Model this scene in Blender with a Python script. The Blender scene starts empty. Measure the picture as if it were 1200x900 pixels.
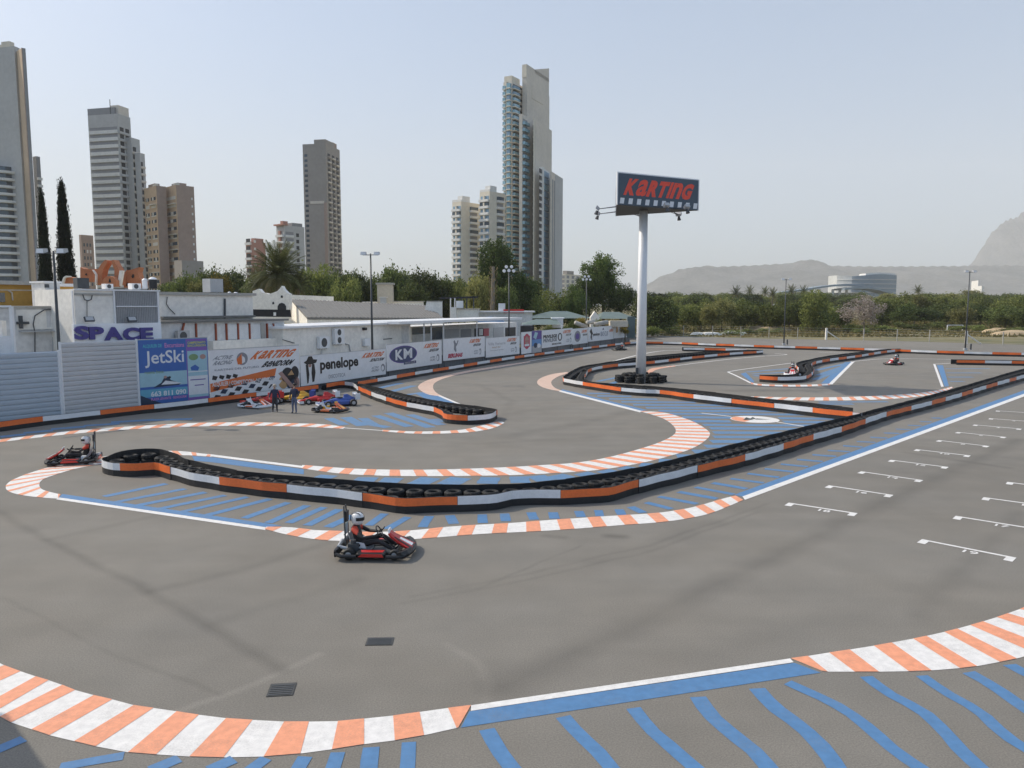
import bpy, bmesh, math, random
import numpy as np
from mathutils import Vector, Matrix

# ------------------------------------------------------------------ camera, world, sun, exposure
rnd = random.Random(7)
SC = bpy.context.scene
COL = SC.collection
CAM_H, FPX, PITCH = 6.3, 900.0, math.atan(93 / 900.0)
cam_d = bpy.data.cameras.new('camera'); cam = bpy.data.objects.new('camera', cam_d); COL.objects.link(cam)
cam.location = (0, 0, CAM_H); cam.rotation_euler = (math.pi / 2 - PITCH, 0, 0)
cam_d.sensor_width = 36; cam_d.lens = 36 * FPX / 1200; cam_d.clip_end = 40000; cam_d.clip_start = 0.1
SC.camera = cam
SUN_EL = math.radians(40)
SUN_AZ = math.atan2(-17.3, 6.4)                    # angle from +Y towards +X of the direction to the sun
TO_SUN = Vector((math.sin(SUN_AZ) * math.cos(SUN_EL), math.cos(SUN_AZ) * math.cos(SUN_EL), math.sin(SUN_EL)))
world = bpy.data.worlds.new('World'); SC.world = world; world.use_nodes = True
wn = world.node_tree; bg = wn.nodes['Background']
sky = wn.nodes.new('ShaderNodeTexSky'); sky.sky_type = 'NISHITA'; sky.sun_disc = False
sky.sun_elevation = SUN_EL; sky.sun_rotation = SUN_AZ
sky.air_density = 1.0; sky.dust_density = 3.0; sky.ozone_density = 3.0; sky.altitude = 30
hzmix = wn.nodes.new('ShaderNodeMix'); hzmix.data_type = 'RGBA'; hzmix.inputs[0].default_value = .45      # even veil of high haze over the whole sky
hzmix.inputs[7].default_value = (2.3, 2.98, 3.95, 1); wn.links.new(sky.outputs[0], hzmix.inputs[6]); wn.links.new(hzmix.outputs[2], bg.inputs[0]); bg.inputs[1].default_value = 0.14
sun_d = bpy.data.lights.new('sun', 'SUN'); sun_d.energy = 2.9; sun_d.angle = math.radians(0.55); sun_d.color = (1, 0.91, 0.77)
sun = bpy.data.objects.new('sun', sun_d); COL.objects.link(sun); sun.location = (0, 0, 60)
sun.rotation_euler = (-TO_SUN).to_track_quat('-Z', 'Y').to_euler()
SC.view_settings.view_transform = 'Standard'; SC.view_settings.look = 'None'
SC.view_settings.exposure = 0.48; SC.view_settings.gamma = 1.0; SC.view_settings.use_curve_mapping = False
SC.render.engine = 'CYCLES'
SC.cycles.max_bounces = 6; SC.cycles.transparent_max_bounces = 8; SC.cycles.use_denoising = True; SC.cycles.volume_bounces = 2

# ------------------------------------------------------------------ measuring helpers
ST, CT = math.sin(PITCH), math.cos(PITCH)
def ray(x, y):
    u, v = (x - 600) / FPX, (y - 450) / FPX
    return Vector((u, CT - v * ST, -ST - v * CT))
def gp(x, y, z=0.0):                                 # point on the level plane z
    d = ray(x, y); t = (z - CAM_H) / d.z
    return Vector((d.x * t, d.y * t, z))
def at(x, y, Y):                                     # point at ground distance Y
    d = ray(x, y); t = Y / d.y
    return Vector((d.x * t, Y, CAM_H + d.z * t))
def V(*a): return Vector(a)

# ------------------------------------------------------------------ materials
def lin(c):
    if isinstance(c, str):
        c = [int(c[i:i + 2], 16) / 255 for i in (0, 2, 4)]
        c = [x / 12.92 if x <= .04045 else ((x + .055) / 1.055) ** 2.4 for x in c]
    return (c[0], c[1], c[2], 1)
MATS = {}
def nd(nt, typ, **kw):
    n = nt.nodes.new(typ)
    for k, v in kw.items(): setattr(n, k, v)
    return n
def mat(name, col, rough=.7, var=.12, scale=3.0, bump=0.0, bscale=30.0, metal=0.0, col2=None, spec=.5, island=0.0, stretch=None):
    """plain procedural material: base colour broken up by two noises (stains and grain)"""
    if name in MATS: return MATS[name]
    m = bpy.data.materials.new(name); m.use_nodes = True; nt = m.node_tree
    b = nt.nodes['Principled BSDF']; L = nt.links.new
    geo = nd(nt, 'ShaderNodeNewGeometry'); src = geo.outputs['Position']
    if stretch:
        mp = nd(nt, 'ShaderNodeMapping'); mp.inputs['Scale'].default_value = stretch; L(src, mp.inputs[0]); src = mp.outputs[0]
    n1 = nd(nt, 'ShaderNodeTexNoise'); n1.inputs['Scale'].default_value = scale; n1.inputs['Detail'].default_value = 5; L(src, n1.inputs['Vector'])
    n2 = nd(nt, 'ShaderNodeTexNoise'); n2.inputs['Scale'].default_value = scale * 7.3; n2.inputs['Detail'].default_value = 3; L(src, n2.inputs['Vector'])
    ad = nd(nt, 'ShaderNodeMath', operation='ADD'); L(n1.outputs[0], ad.inputs[0]); L(n2.outputs[0], ad.inputs[1])
    mr = nd(nt, 'ShaderNodeMapRange'); mr.inputs[1].default_value = .7; mr.inputs[2].default_value = 1.3
    L(ad.outputs[0], mr.inputs[0])
    c = lin(col); c2 = lin(col2) if col2 else None
    mx = nd(nt, 'ShaderNodeMix', data_type='RGBA'); L(mr.outputs[0], mx.inputs[0])
    if c2: mx.inputs[6].default_value = c; mx.inputs[7].default_value = c2
    else:
        mx.inputs[6].default_value = tuple(max(0, x * (1 - var)) for x in c[:3]) + (1,)
        mx.inputs[7].default_value = tuple(min(1, x * (1 + var)) for x in c[:3]) + (1,)
    out = mx.outputs[2]
    if island:
        r = nd(nt, 'ShaderNodeMapRange'); r.inputs[3].default_value = 1 - island; r.inputs[4].default_value = 1 + island
        L(geo.outputs['Random Per Island'], r.inputs[0])
        mu = nd(nt, 'ShaderNodeMix', data_type='RGBA', blend_type='MULTIPLY'); mu.inputs[0].default_value = 1
        L(out, mu.inputs[6]); L(r.outputs[0], mu.inputs[7]); out = mu.outputs[2]
    L(out, b.inputs['Base Color'])
    b.inputs['Roughness'].default_value = rough; b.inputs['Metallic'].default_value = metal
    b.inputs['Specular IOR Level'].default_value = spec
    if bump:
        n3 = nd(nt, 'ShaderNodeTexNoise'); n3.inputs['Scale'].default_value = bscale; n3.inputs['Detail'].default_value = 4; L(src, n3.inputs['Vector'])
        bp = nd(nt, 'ShaderNodeBump'); bp.inputs['Strength'].default_value = bump; bp.inputs['Distance'].default_value = .02
        L(n3.outputs[0], bp.inputs['Height']); L(bp.outputs[0], b.inputs['Normal'])
    MATS[name] = m
    return m
def leafmat(name, c1, c2, scale=.7, trans=.35):
    if name in MATS: return MATS[name]
    m = bpy.data.materials.new(name); m.use_nodes = True; nt = m.node_tree; L = nt.links.new
    b = nt.nodes['Principled BSDF']; b.inputs['Roughness'].default_value = .65; b.inputs['Specular IOR Level'].default_value = .25
    geo = nd(nt, 'ShaderNodeNewGeometry'); oi = nd(nt, 'ShaderNodeObjectInfo')
    n1 = nd(nt, 'ShaderNodeTexNoise'); n1.inputs['Scale'].default_value = scale; n1.inputs['Detail'].default_value = 3; L(geo.outputs['Position'], n1.inputs['Vector'])
    ad = nd(nt, 'ShaderNodeMath', operation='MULTIPLY_ADD'); L(geo.outputs['Random Per Island'], ad.inputs[0]); ad.inputs[1].default_value = .45
    L(n1.outputs[0], ad.inputs[2])
    mr = nd(nt, 'ShaderNodeMapRange'); mr.inputs[1].default_value = .4; mr.inputs[2].default_value = 1.05; L(ad.outputs[0], mr.inputs[0])
    mx = nd(nt, 'ShaderNodeMix', data_type='RGBA'); L(mr.outputs[0], mx.inputs[0]); mx.inputs[6].default_value = lin(c1); mx.inputs[7].default_value = lin(c2)
    r = nd(nt, 'ShaderNodeMapRange'); r.inputs[3].default_value = .62; r.inputs[4].default_value = 1.35; L(oi.outputs['Random'], r.inputs[0])
    mu = nd(nt, 'ShaderNodeMix', data_type='RGBA', blend_type='MULTIPLY'); mu.inputs[0].default_value = 1
    L(mx.outputs[2], mu.inputs[6]); L(r.outputs[0], mu.inputs[7])
    L(mu.outputs[2], b.inputs['Base Color'])
    tr = nd(nt, 'ShaderNodeBsdfTranslucent'); L(mu.outputs[2], tr.inputs[0])
    ms = nd(nt, 'ShaderNodeMixShader'); ms.inputs[0].default_value = trans
    L(b.outputs[0], ms.inputs[1]); L(tr.outputs[0], ms.inputs[2]); L(ms.outputs[0], nt.nodes['Material Output'].inputs[0])
    MATS[name] = m
    return m

ASPH = (.206, .190, .163)
def paint(name, col, wear=.35, scale=1.4, rough=.65):
    """road paint: worn through to the asphalt in patches"""
    m = bpy.data.materials.new(name); m.use_nodes = True; nt = m.node_tree; L = nt.links.new; b = nt.nodes['Principled BSDF']
    geo = nd(nt, 'ShaderNodeNewGeometry')
    def noise(s, d=4):
        n = nd(nt, 'ShaderNodeTexNoise'); n.inputs['Scale'].default_value = s; n.inputs['Detail'].default_value = d; L(geo.outputs['Position'], n.inputs['Vector']); return n.outputs[0]
    a = noise(scale); f = noise(38, 6)
    ad = nd(nt, 'ShaderNodeMath', operation='MULTIPLY_ADD'); L(a, ad.inputs[0]); ad.inputs[1].default_value = .9; L(f, ad.inputs[2])
    mr = nd(nt, 'ShaderNodeMapRange'); mr.inputs[1].default_value = .95; mr.inputs[2].default_value = 1.35; mr.inputs[4].default_value = wear; L(ad.outputs[0], mr.inputs[0])
    g = noise(7, 3); mg = nd(nt, 'ShaderNodeMapRange'); mg.inputs[1].default_value = .3; mg.inputs[2].default_value = .7; mg.inputs[3].default_value = .88; mg.inputs[4].default_value = 1.06; L(g, mg.inputs[0])
    c0 = nd(nt, 'ShaderNodeMix', data_type='RGBA', blend_type='MULTIPLY'); c0.inputs[0].default_value = 1; c0.inputs[6].default_value = lin(col); L(mg.outputs[0], c0.inputs[7])
    mx = nd(nt, 'ShaderNodeMix', data_type='RGBA'); L(mr.outputs[0], mx.inputs[0]); L(c0.outputs[2], mx.inputs[6]); mx.inputs[7].default_value = ASPH + (1,)
    L(mx.outputs[2], b.inputs['Base Color']); b.inputs['Roughness'].default_value = rough
    bp = nd(nt, 'ShaderNodeBump'); bp.inputs['Strength'].default_value = .25; bp.inputs['Distance'].default_value = .01; L(noise(60, 4), bp.inputs['Height']); L(bp.outputs[0], b.inputs['Normal'])
    MATS[name] = m
    return m
def asphalt_mat(segs):
    """old grey asphalt with aggregate, mottling, dark rubber lines and pale scuffs along given ground lines"""
    m = bpy.data.materials.new('asphalt'); m.use_nodes = True; nt = m.node_tree; L = nt.links.new; b = nt.nodes['Principled BSDF']
    geo = nd(nt, 'ShaderNodeNewGeometry'); pos = geo.outputs['Position']
    def noise(s, d=4, vec=None):
        n = nd(nt, 'ShaderNodeTexNoise'); n.inputs['Scale'].default_value = s; n.inputs['Detail'].default_value = d; L(vec or pos, n.inputs['Vector']); return n.outputs[0]
    def mrange(x, a, b_, c, d):
        r = nd(nt, 'ShaderNodeMapRange'); L(x, r.inputs[0])
        for i, v in enumerate((a, b_, c, d)): r.inputs[i + 1].default_value = v
        return r.outputs[0]
    def mul(a, c):
        n = nd(nt, 'ShaderNodeMath', operation='MULTIPLY'); L(a, n.inputs[0])
        if isinstance(c, float): n.inputs[1].default_value = c
        else: L(c, n.inputs[1])
        return n.outputs[0]
    f = mul(mrange(noise(.06, 5), .3, .7, .9, 1.1), mrange(noise(.7, 5), .3, .7, .93, 1.07))
    f = mul(f, mrange(noise(38, 6), .3, .7, .80, 1.20))
    mp = nd(nt, 'ShaderNodeMapping'); mp.inputs['Rotation'].default_value = (0, 0, .42); mp.inputs['Scale'].default_value = (.08, .9, 1); L(pos, mp.inputs[0])
    f = mul(f, mrange(noise(1.0, 4, mp.outputs[0]), .35, .65, .965, 1.03))          # paver drag along the lanes
    wob = nd(nt, 'ShaderNodeVectorMath', operation='SCALE'); nz = nd(nt, 'ShaderNodeTexNoise'); nz.inputs['Scale'].default_value = .55; nz.inputs['Detail'].default_value = 5; L(pos, nz.inputs['Vector'])
    sb = nd(nt, 'ShaderNodeVectorMath', operation='SUBTRACT'); L(nz.outputs['Color'], sb.inputs[0]); sb.inputs[1].default_value = (.5, .5, .5)
    L(sb.outputs[0], wob.inputs[0]); wob.inputs['Scale'].default_value = .35
    ap = nd(nt, 'ShaderNodeVectorMath', operation='ADD'); L(pos, ap.inputs[0]); L(wob.outputs[0], ap.inputs[1]); wp = ap.outputs[0]
    brk = mrange(noise(.5, 4), .3, .55, .6, 1.0)
    for (parts, w, amt) in segs:
        dist = None
        for a, c in parts:
            ab = c - a; l2 = ab.length_squared
            s1 = nd(nt, 'ShaderNodeVectorMath', operation='SUBTRACT'); L(wp, s1.inputs[0]); s1.inputs[1].default_value = a
            dt = nd(nt, 'ShaderNodeVectorMath', operation='DOT_PRODUCT'); L(s1.outputs[0], dt.inputs[0]); dt.inputs[1].default_value = ab / l2
            cl = nd(nt, 'ShaderNodeClamp'); L(dt.outputs['Value'], cl.inputs[0])
            sc = nd(nt, 'ShaderNodeVectorMath', operation='SCALE'); sc.inputs[0].default_value = ab; L(cl.outputs[0], sc.inputs['Scale'])
            s2 = nd(nt, 'ShaderNodeVectorMath', operation='DISTANCE'); L(s1.outputs[0], s2.inputs[0]); L(sc.outputs[0], s2.inputs[1])
            if dist is None: dist = s2.outputs['Value']
            else:
                mn = nd(nt, 'ShaderNodeMath', operation='MINIMUM'); L(dist, mn.inputs[0]); L(s2.outputs['Value'], mn.inputs[1]); dist = mn.outputs[0]
        k = mrange(dist, 0, w, amt, 0.0)
        o = nd(nt, 'ShaderNodeMath', operation='MULTIPLY_ADD'); L(mul(k, brk), o.inputs[0]); o.inputs[1].default_value = 1.0; o.inputs[2].default_value = 1.0
        f = mul(f, o.outputs[0])
    cb = nd(nt, 'ShaderNodeMix', data_type='RGBA'); L(noise(.25, 4), cb.inputs[0]); cb.inputs[6].default_value = (ASPH[0] * 1.02, ASPH[1] * .99, ASPH[2] * .95, 1); cb.inputs[7].default_value = (ASPH[0] * .97, ASPH[1] * 1.0, ASPH[2] * 1.05, 1)
    mx = nd(nt, 'ShaderNodeMix', data_type='RGBA', blend_type='MULTIPLY'); mx.inputs[0].default_value = 1; L(cb.outputs[2], mx.inputs[6]); L(f, mx.inputs[7])
    L(mx.outputs[2], b.inputs['Base Color']); b.inputs['Roughness'].default_value = .85; b.inputs['Specular IOR Level'].default_value = .3
    bp = nd(nt, 'ShaderNodeBump'); bp.inputs['Strength'].default_value = .35; bp.inputs['Distance'].default_value = .01; L(noise(90, 4), bp.inputs['Height']); L(bp.outputs[0], b.inputs['Normal'])
    MATS['asphalt'] = m
    return m

paint('p_white', (.78, .755, .72), .3); paint('p_salmon', (.83, .34, .19), .3); paint('p_blue', (.085, .21, .40), .36)
paint('p_bluefade', (.105, .22, .38), .5); paint('p_fade', (.68, .42, .30), .3); paint('p_pale', (.72, .56, .46), .3)
mat('orange', (.80, .165, .035), .45, .10, 2); mat('white_panel', (.74, .75, .76), .45, .07, 2)
mat('rubber', (.016, .016, .017), .6, .35, 2.5, bump=.3, bscale=20); mat('tyre', (.013, .013, .013), .8, .3, 4)
mat('tread', (.014, .014, .014), .6, .2, 5)
mat('white_wall', (.86, .82, .745), .8, .12, .5, bump=.1); mat('grey_wall', (.66, .65, .63), .8, .16, .5); mat('white_gloss', (.80, .80, .80), .4, .04, 3)
mat('fascia_white', (.9, .9, .9), .4, .03, 3); mat('steel', (.33, .34, .35), .45, .1, 2, metal=.5); mat('dark_steel', (.06, .065, .07), .5, .15, 3); mat('galv', (.45, .46, .47), .5, .08, 3, metal=.3)
mat('glass', (.05, .075, .10), .12, .2, .6, spec=.8); mat('blue_glass', (.24, .42, .50), .15, .2, .5, spec=.8); mat('dark', (.025, .025, .028), .6, .2, 2)
mat('black', (.012, .012, .013), .45, .2, 4)
mat('red', (.55, .03, .025), .3, .06, 4); mat('yellow', (.75, .42, .04), .35, .06, 4); mat('blue', (.05, .10, .35), .3, .06, 4); mat('kart_orange', (.8, .16, .04), .35, .06, 4)
mat('soil', (.36, .27, .17), .95, .2, .3)

# ------------------------------------------------------------------ mesh builder
ORG = {}
class MB:
    def __init__(s): s.v, s.f, s.mi, s.cur = [], [], [], 0
    def add(s, vs, fs):
        o = len(s.v); s.v += [Vector(p) for p in vs]
        for f in fs: s.f.append([i + o for i in f]); s.mi.append(s.cur)
        return s
    def hexa(s, p):                                   # 8 corners: bottom ring 0-3, top ring 4-7
        return s.add(p, [(3, 2, 1, 0), (4, 5, 6, 7), (0, 1, 5, 4), (1, 2, 6, 5), (2, 3, 7, 6), (3, 0, 4, 7)])
    def box(s, x0, x1, y0, y1, z0, z1):
        return s.hexa([(x0, y0, z0), (x1, y0, z0), (x1, y1, z0), (x0, y1, z0), (x0, y0, z1), (x1, y0, z1), (x1, y1, z1), (x0, y1, z1)])
    def obox(s, a, b, n, z0, z1):                     # box over the ground segment a-b, thickness vector n
        a, b, n = V(a[0], a[1], 0), V(b[0], b[1], 0), V(n[0], n[1], 0)
        p = [a, b, b + n, a + n]
        return s.hexa([q + V(0, 0, z0) for q in p] + [q + V(0, 0, z1) for q in p])
    def bar(s, a, b, w, h=None):
        a, b = Vector(a), Vector(b); d = (b - a).normalized(); h = h or w
        up = V(0, 0, 1) if abs(d.z) < .9 else V(0, 1, 0)
        x = d.cross(up).normalized() * w / 2; y = x.cross(d).normalized() * h / 2
        q = [-x - y, x - y, x + y, -x + y]
        return s.hexa([a + k for k in q] + [b + k for k in q])
    def tube(s, pts, r, n=8, cap=True):
        pts = [Vector(p) for p in pts]; rs = r if isinstance(r, (list, tuple)) else [r] * len(pts)
        o = len(s.v); prev = None
        for i, p in enumerate(pts):
            d = (pts[min(i + 1, len(pts) - 1)] - pts[max(i - 1, 0)]).normalized()
            if prev is None: prev = V(0, 0, 1) if abs(d.z) < .9 else V(1, 0, 0)
            x = (prev - d * prev.dot(d)).normalized(); prev = x; y = d.cross(x)
            for k in range(n):
                a = 2 * math.pi * k / n; s.v.append(p + (x * math.cos(a) + y * math.sin(a)) * rs[i])
        for i in range(len(pts) - 1):
            for k in range(n):
                s.f.append([o + i * n + k, o + i * n + (k + 1) % n, o + (i + 1) * n + (k + 1) % n, o + (i + 1) * n + k]); s.mi.append(s.cur)
        if cap:
            s.f.append([o + k for k in range(n)][::-1]); s.f.append([o + (len(pts) - 1) * n + k for k in range(n)]); s.mi += [s.cur] * 2
        return s
    def loft(s, rings, cap=True):
        n = len(rings[0]); o = len(s.v)
        for r in rings: s.v += [Vector(p) for p in r]
        for i in range(len(rings) - 1):
            for k in range(n):
                s.f.append([o + i * n + k, o + i * n + (k + 1) % n, o + (i + 1) * n + (k + 1) % n, o + (i + 1) * n + k]); s.mi.append(s.cur)
        if cap:
            s.f.append([o + k for k in range(n)][::-1]); s.f.append([o + (len(rings) - 1) * n + k for k in range(n)]); s.mi += [s.cur] * 2
        return s
    def lathe(s, prof, c=(0, 0, 0), n=16, axis='z'):
        rings = []
        for r, z in prof:
            ring = []
            for k in range(n):
                a = 2 * math.pi * k / n; p = (r * math.cos(a), r * math.sin(a), z)
                if axis == 'y': p = (p[0], p[2], p[1])
                if axis == 'x': p = (p[2], p[0], p[1])
                ring.append(Vector(c) + Vector(p))
            rings.append(ring)
        return s.loft(rings)
    def poly(s, pts, ext):                            # polygon prism along ext
        n = len(pts); ext = Vector(ext); pts = [Vector(p) for p in pts]
        return s.add(pts + [p + ext for p in pts], [list(range(n))[::-1], list(range(n, 2 * n))] + [[i, (i + 1) % n, (i + 1) % n + n, i + n] for i in range(n)])
    def mesh(s, name, mats, off=None, smooth=False, recalc=True):
        me = bpy.data.meshes.new(name); off = off or V(0, 0, 0)
        me.from_pydata([tuple(p - off) for p in s.v], [], s.f)
        for m in (mats if isinstance(mats, (list, tuple)) else [mats]): me.materials.append(MATS[m] if isinstance(m, str) else m)
        if any(s.mi): me.polygons.foreach_set('material_index', s.mi)
        if recalc:
            bm = bmesh.new(); bm.from_mesh(me); bmesh.ops.recalc_face_normals(bm, faces=bm.faces); bm.to_mesh(me); bm.free()
        if smooth: me.polygons.foreach_set('use_smooth', [True] * len(me.polygons))
        me.update()
        return me
    def build(s, name, mats, parent=None, smooth=False, recalc=True):
        if parent is not None: off = ORG.get(parent.name, V(0, 0, 0))
        else:
            xs = [p.x for p in s.v]; ys = [p.y for p in s.v]
            off = V((min(xs) + max(xs)) / 2, (min(ys) + max(ys)) / 2, min(p.z for p in s.v))
        o = bpy.data.objects.new(name, s.mesh(name, mats, off, smooth, recalc)); COL.objects.link(o)
        if parent is not None: o.parent = parent
        else: o.location = off
        ORG[o.name] = off
        return o
def tag(o, label=None, cat=None, group=None, kind=None):
    for k, v in (('label', label), ('category', cat), ('group', group), ('kind', kind)):
        if v: o[k] = v
    return o
def thing(name, loc, label, cat, group=None, rz=0.0, local=False):
    o = bpy.data.objects.new(name, None); COL.objects.link(o); o.location = loc; o.rotation_euler = (0, 0, rz); o.empty_display_size = .3
    ORG[o.name] = V(0, 0, 0) if local else Vector(loc)
    return tag(o, label, cat, group)
def place(mesh, name, parent, loc=(0, 0, 0), rz=0.0, scale=(1, 1, 1)):
    o = bpy.data.objects.new(name, mesh); COL.objects.link(o); o.parent = parent
    o.location = Vector(loc) - (ORG.get(parent.name, V(0, 0, 0)) if parent else V(0, 0, 0)); o.rotation_euler = (0, 0, rz); o.scale = scale
    return o
def copy_tree(o, parent=None):
    c = o.copy(); COL.objects.link(c); c.parent = parent
    for ch in list(o.children): copy_tree(ch, c)
    return c
def skin(o, m):                                        # the same mesh in another material
    o.material_slots[0].link = 'OBJECT'; o.material_slots[0].material = MATS[m]

# ------------------------------------------------------------------ curves on the ground
def spline(pts, step=.35):
    P = [Vector(p) for p in pts]; out = []
    for i in range(len(P) - 1):
        a, b, c, d = P[max(i - 1, 0)], P[i], P[i + 1], P[min(i + 2, len(P) - 1)]
        # centripetal-like tangents, scaled to the segment so that uneven points do not overshoot
        L = (c - b).length; t1 = (c - a); t2 = (d - b)
        m1 = t1 * (L / max(t1.length, 1e-6)) if t1.length > 1e-6 else c - b
        m2 = t2 * (L / max(t2.length, 1e-6)) if t2.length > 1e-6 else c - b
        n = max(2, int(L / step))
        for k in range(n):
            t = k / n; t2_, t3 = t * t, t * t * t
            out.append(b * (2 * t3 - 3 * t2_ + 1) + m1 * (t3 - 2 * t2_ + t) + c * (-2 * t3 + 3 * t2_) + m2 * (t3 - t2_))
    out.append(P[-1]); return out
class Path:
    def __init__(s, pts):
        s.p = [Vector(q) for q in pts]; s.s = [0.0]
        for i in range(1, len(s.p)): s.s.append(s.s[-1] + (s.p[i] - s.p[i - 1]).length)
        s.L = s.s[-1]
    def at(s, d):
        d = min(max(d, 0), s.L)
        lo, hi = 0, len(s.s) - 1
        while hi - lo > 1:
            m = (lo + hi) // 2
            if s.s[m] <= d: lo = m
            else: hi = m
        t = (d - s.s[lo]) / max(s.s[hi] - s.s[lo], 1e-9)
        return s.p[lo].lerp(s.p[hi], t)
    def tan(s, d):
        v = s.at(d + .15) - s.at(d - .15); v.z = 0
        return v.normalized() if v.length > 1e-9 else V(1, 0, 0)
    def nor(s, d):                                     # right-hand side
        t = s.tan(d); return V(t.y, -t.x, 0)
    def sub(s, d0, d1, step=.4):
        n = max(1, int(math.ceil((d1 - d0) / step))); return [s.at(d0 + (d1 - d0) * i / n) for i in range(n + 1)]
def G(l): return list(l) if isinstance(l[0], Vector) else [gp(*p[:2]) if len(p) == 2 else gp(p[0], p[1], p[2]) for p in l]

# ================================================================== THE SETTING
# fence line along the left of the circuit, in ground points
FENCE = G([(0, 500), (75, 492), (166, 481), (247, 472.5), (352, 459.5), (453, 444), (518, 433.5), (568, 427), (609, 421.5), (635, 417.5), (671, 411.5), (690, 408.5), (719, 404.5), (740, 402)])
def offs(line, d):
    out = []
    for i, p in enumerate(line):
        t = (line[min(i + 1, len(line) - 1)] - line[max(i - 1, 0)]).normalized(); out.append(p + V(-t.y, t.x, 0) * d)
    return out
_oc = {}
def FW(px, py, off):
    """point of the picture ray (px,py) on the upright surface 'off' metres behind the fence line"""
    if off not in _oc:
        l = offs(FENCE, off); _oc[off] = [l[0] + (l[0] - l[1]) * 12] + l + [l[-1] + (l[-1] - l[-2]) * 12]
    d = ray(px, py); l = _oc[off]
    best = None
    for a, b in zip(l, l[1:]):
        e = b - a; den = d.x * e.y - d.y * e.x
        if abs(den) < 1e-9: continue
        t = (a.x * e.y - a.y * e.x) / den
        s = ((d.x * t - a.x) * e.x + (d.y * t - a.y) * e.y) / e.length_squared
        if -1e-6 <= s <= 1 + 1e-6 and t > 1 and (best is None or t < best): best = t
    return V(d.x * best, d.y * best, CAM_H + d.z * best)
def FN(px, off):
    a, b = FW(px - 3, 400, off), FW(px + 3, 400, off); t = (b - a); t.z = 0; t.normalize(); return V(-t.y, t.x, 0)

# terrain, asphalt
mat('terrain', (.10, .105, .04), .95, .3, .03, col2=(.25, .20, .095))
t = MB().add([(-9000, -400, -.03), (9000, -400, -.03), (9000, 10500, -.03), (-9000, 10500, -.03)], [(0, 1, 2, 3)]).build('terrain', 'terrain')
tag(t, kind='structure')
SEG = []
def seg(pts, w, amt):
    g = G(pts)
    SEG.append((list(zip(g, g[1:])), w, amt))
seg([(-20, 590), (60, 635), (170, 690), (255, 738), (330, 787)], .22, -.22)
seg([(180, 692), (285, 668), (385, 635)], .3, -.15); seg([(60, 632), (185, 604)], .3, -.12); seg([(250, 730), (420, 680)], .35, -.1)
seg([(590, 805), (800, 705), (1000, 606), (1195, 515)], .55, -.2); seg([(1075, 720), (1195, 600)], .4, -.12)
seg([(590, 512), (700, 492), (780, 472)], .8, -.14); seg([(600, 485), (730, 462)], .8, -.1); seg([(210, 835), (300, 803), (372, 768)], .14, .2)
seg([(522, 755), (560, 775), (574, 800), (572, 822)], .14, .13); seg([(1060, 530), (1180, 548)], .35, -.2); seg([(860, 458), (980, 457)], 1.2, -.25)
seg([(480, 700), (620, 672), (760, 640), (900, 590)], .12, -.13); seg([(470, 708), (610, 681), (750, 650), (890, 600)], .12, -.13); seg([(700, 660), (840, 612)], .5, -.09)
seg([(0, 700), (140, 770), (260, 815)], .1, -.12); seg([(560, 690), (680, 640)], .1, -.15); seg([(640, 628), (660, 630)], .25, -.25); seg([(715, 628), (730, 629)], .3, -.35)
seg([(250, 520), (420, 512), (560, 520), (700, 512)], .5, -.1); seg([(180, 512), (300, 508), (430, 515)], .4, -.1); seg([(560, 450), (600, 470), (580, 500)], .5, -.1); seg([(960, 440), (1060, 436)], .5, -.12); seg([(830, 770), (1000, 720), (1150, 660)], .6, -.07)
asphalt_mat(SEG)
far = G([(1900, 425), (1500, 414), (1200, 404), (1050, 399.5), (900, 397), (780, 393.5), (742, 391)])
lf = offs(FENCE, 3.0)[::-1]
ap = [V(-60, -60, 0), V(160, -60, 0), V(160, 60, 0)] + far + lf + [V(-60, 20, 0)]
tag(MB().add(ap, [list(range(len(ap)))]).build('asphalt', 'asphalt'), kind='structure')

# ---- painted markings, each a sheet a few millimetres above the asphalt
def strip(left, right, z):
    m = MB(); n = len(left); 
    return m.add([V(p.x, p.y, z) for p in left] + [V(p.x, p.y, z) for p in right], [(i, i + 1, n + i + 1, n + i) for i in range(n - 1)])
def ribbon(pts, w, z, taper=False):
    P = Path(pts); n = max(1, int(P.L / .3)); l, r = [], []
    for i in range(n + 1):
        d = P.L * i / n; c = P.at(d); nn = P.nor(d) * w / 2
        l.append(c - nn * rnd.uniform(.92, 1.06)); r.append(c + nn * rnd.uniform(.92, 1.06))
    return strip(l, r, z)
def kerb(a, b, period=.95, frac=.44, skew=0.0, start=0.0, base='p_white', alt='p_salmon'):
    A, B = Path(spline(G(a))), Path(spline(G(b))); L = (A.L + B.L) / 2; n = max(8, int(L / .25))
    root = strip([A.at(A.L * i / n) for i in range(n + 1)], [B.at(B.L * i / n) for i in range(n + 1)], .006).build('painted_kerb', base, recalc=False); tag(root, kind='structure')
    s = start
    while s < L:
        e = s + period * frac; l, r = [], []
        k = 5
        for i in range(k + 1):
            d = s + (e - s) * i / k
            l.append(A.at(A.L * min(max((d + skew / 2) / L, 0), 1))); r.append(B.at(B.L * min(max((d - skew / 2) / L, 0), 1)))
        strip(l, r, .010).build('stripe', alt, root, recalc=False)
        s += period
    return root
def line(pts, w, m='p_white', name='white_line', z=.008):
    return tag(ribbon(spline(G(pts), .5), w, z).build(name, m, recalc=False), kind='structure')
def area(pts, m='p_blue', name='blue_band', z=.005):
    g = [V(p.x, p.y, z) for p in G(pts)]
    return tag(MB().add(g, [list(range(len(g)))]).build(name, m, recalc=False), kind='structure')

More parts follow.
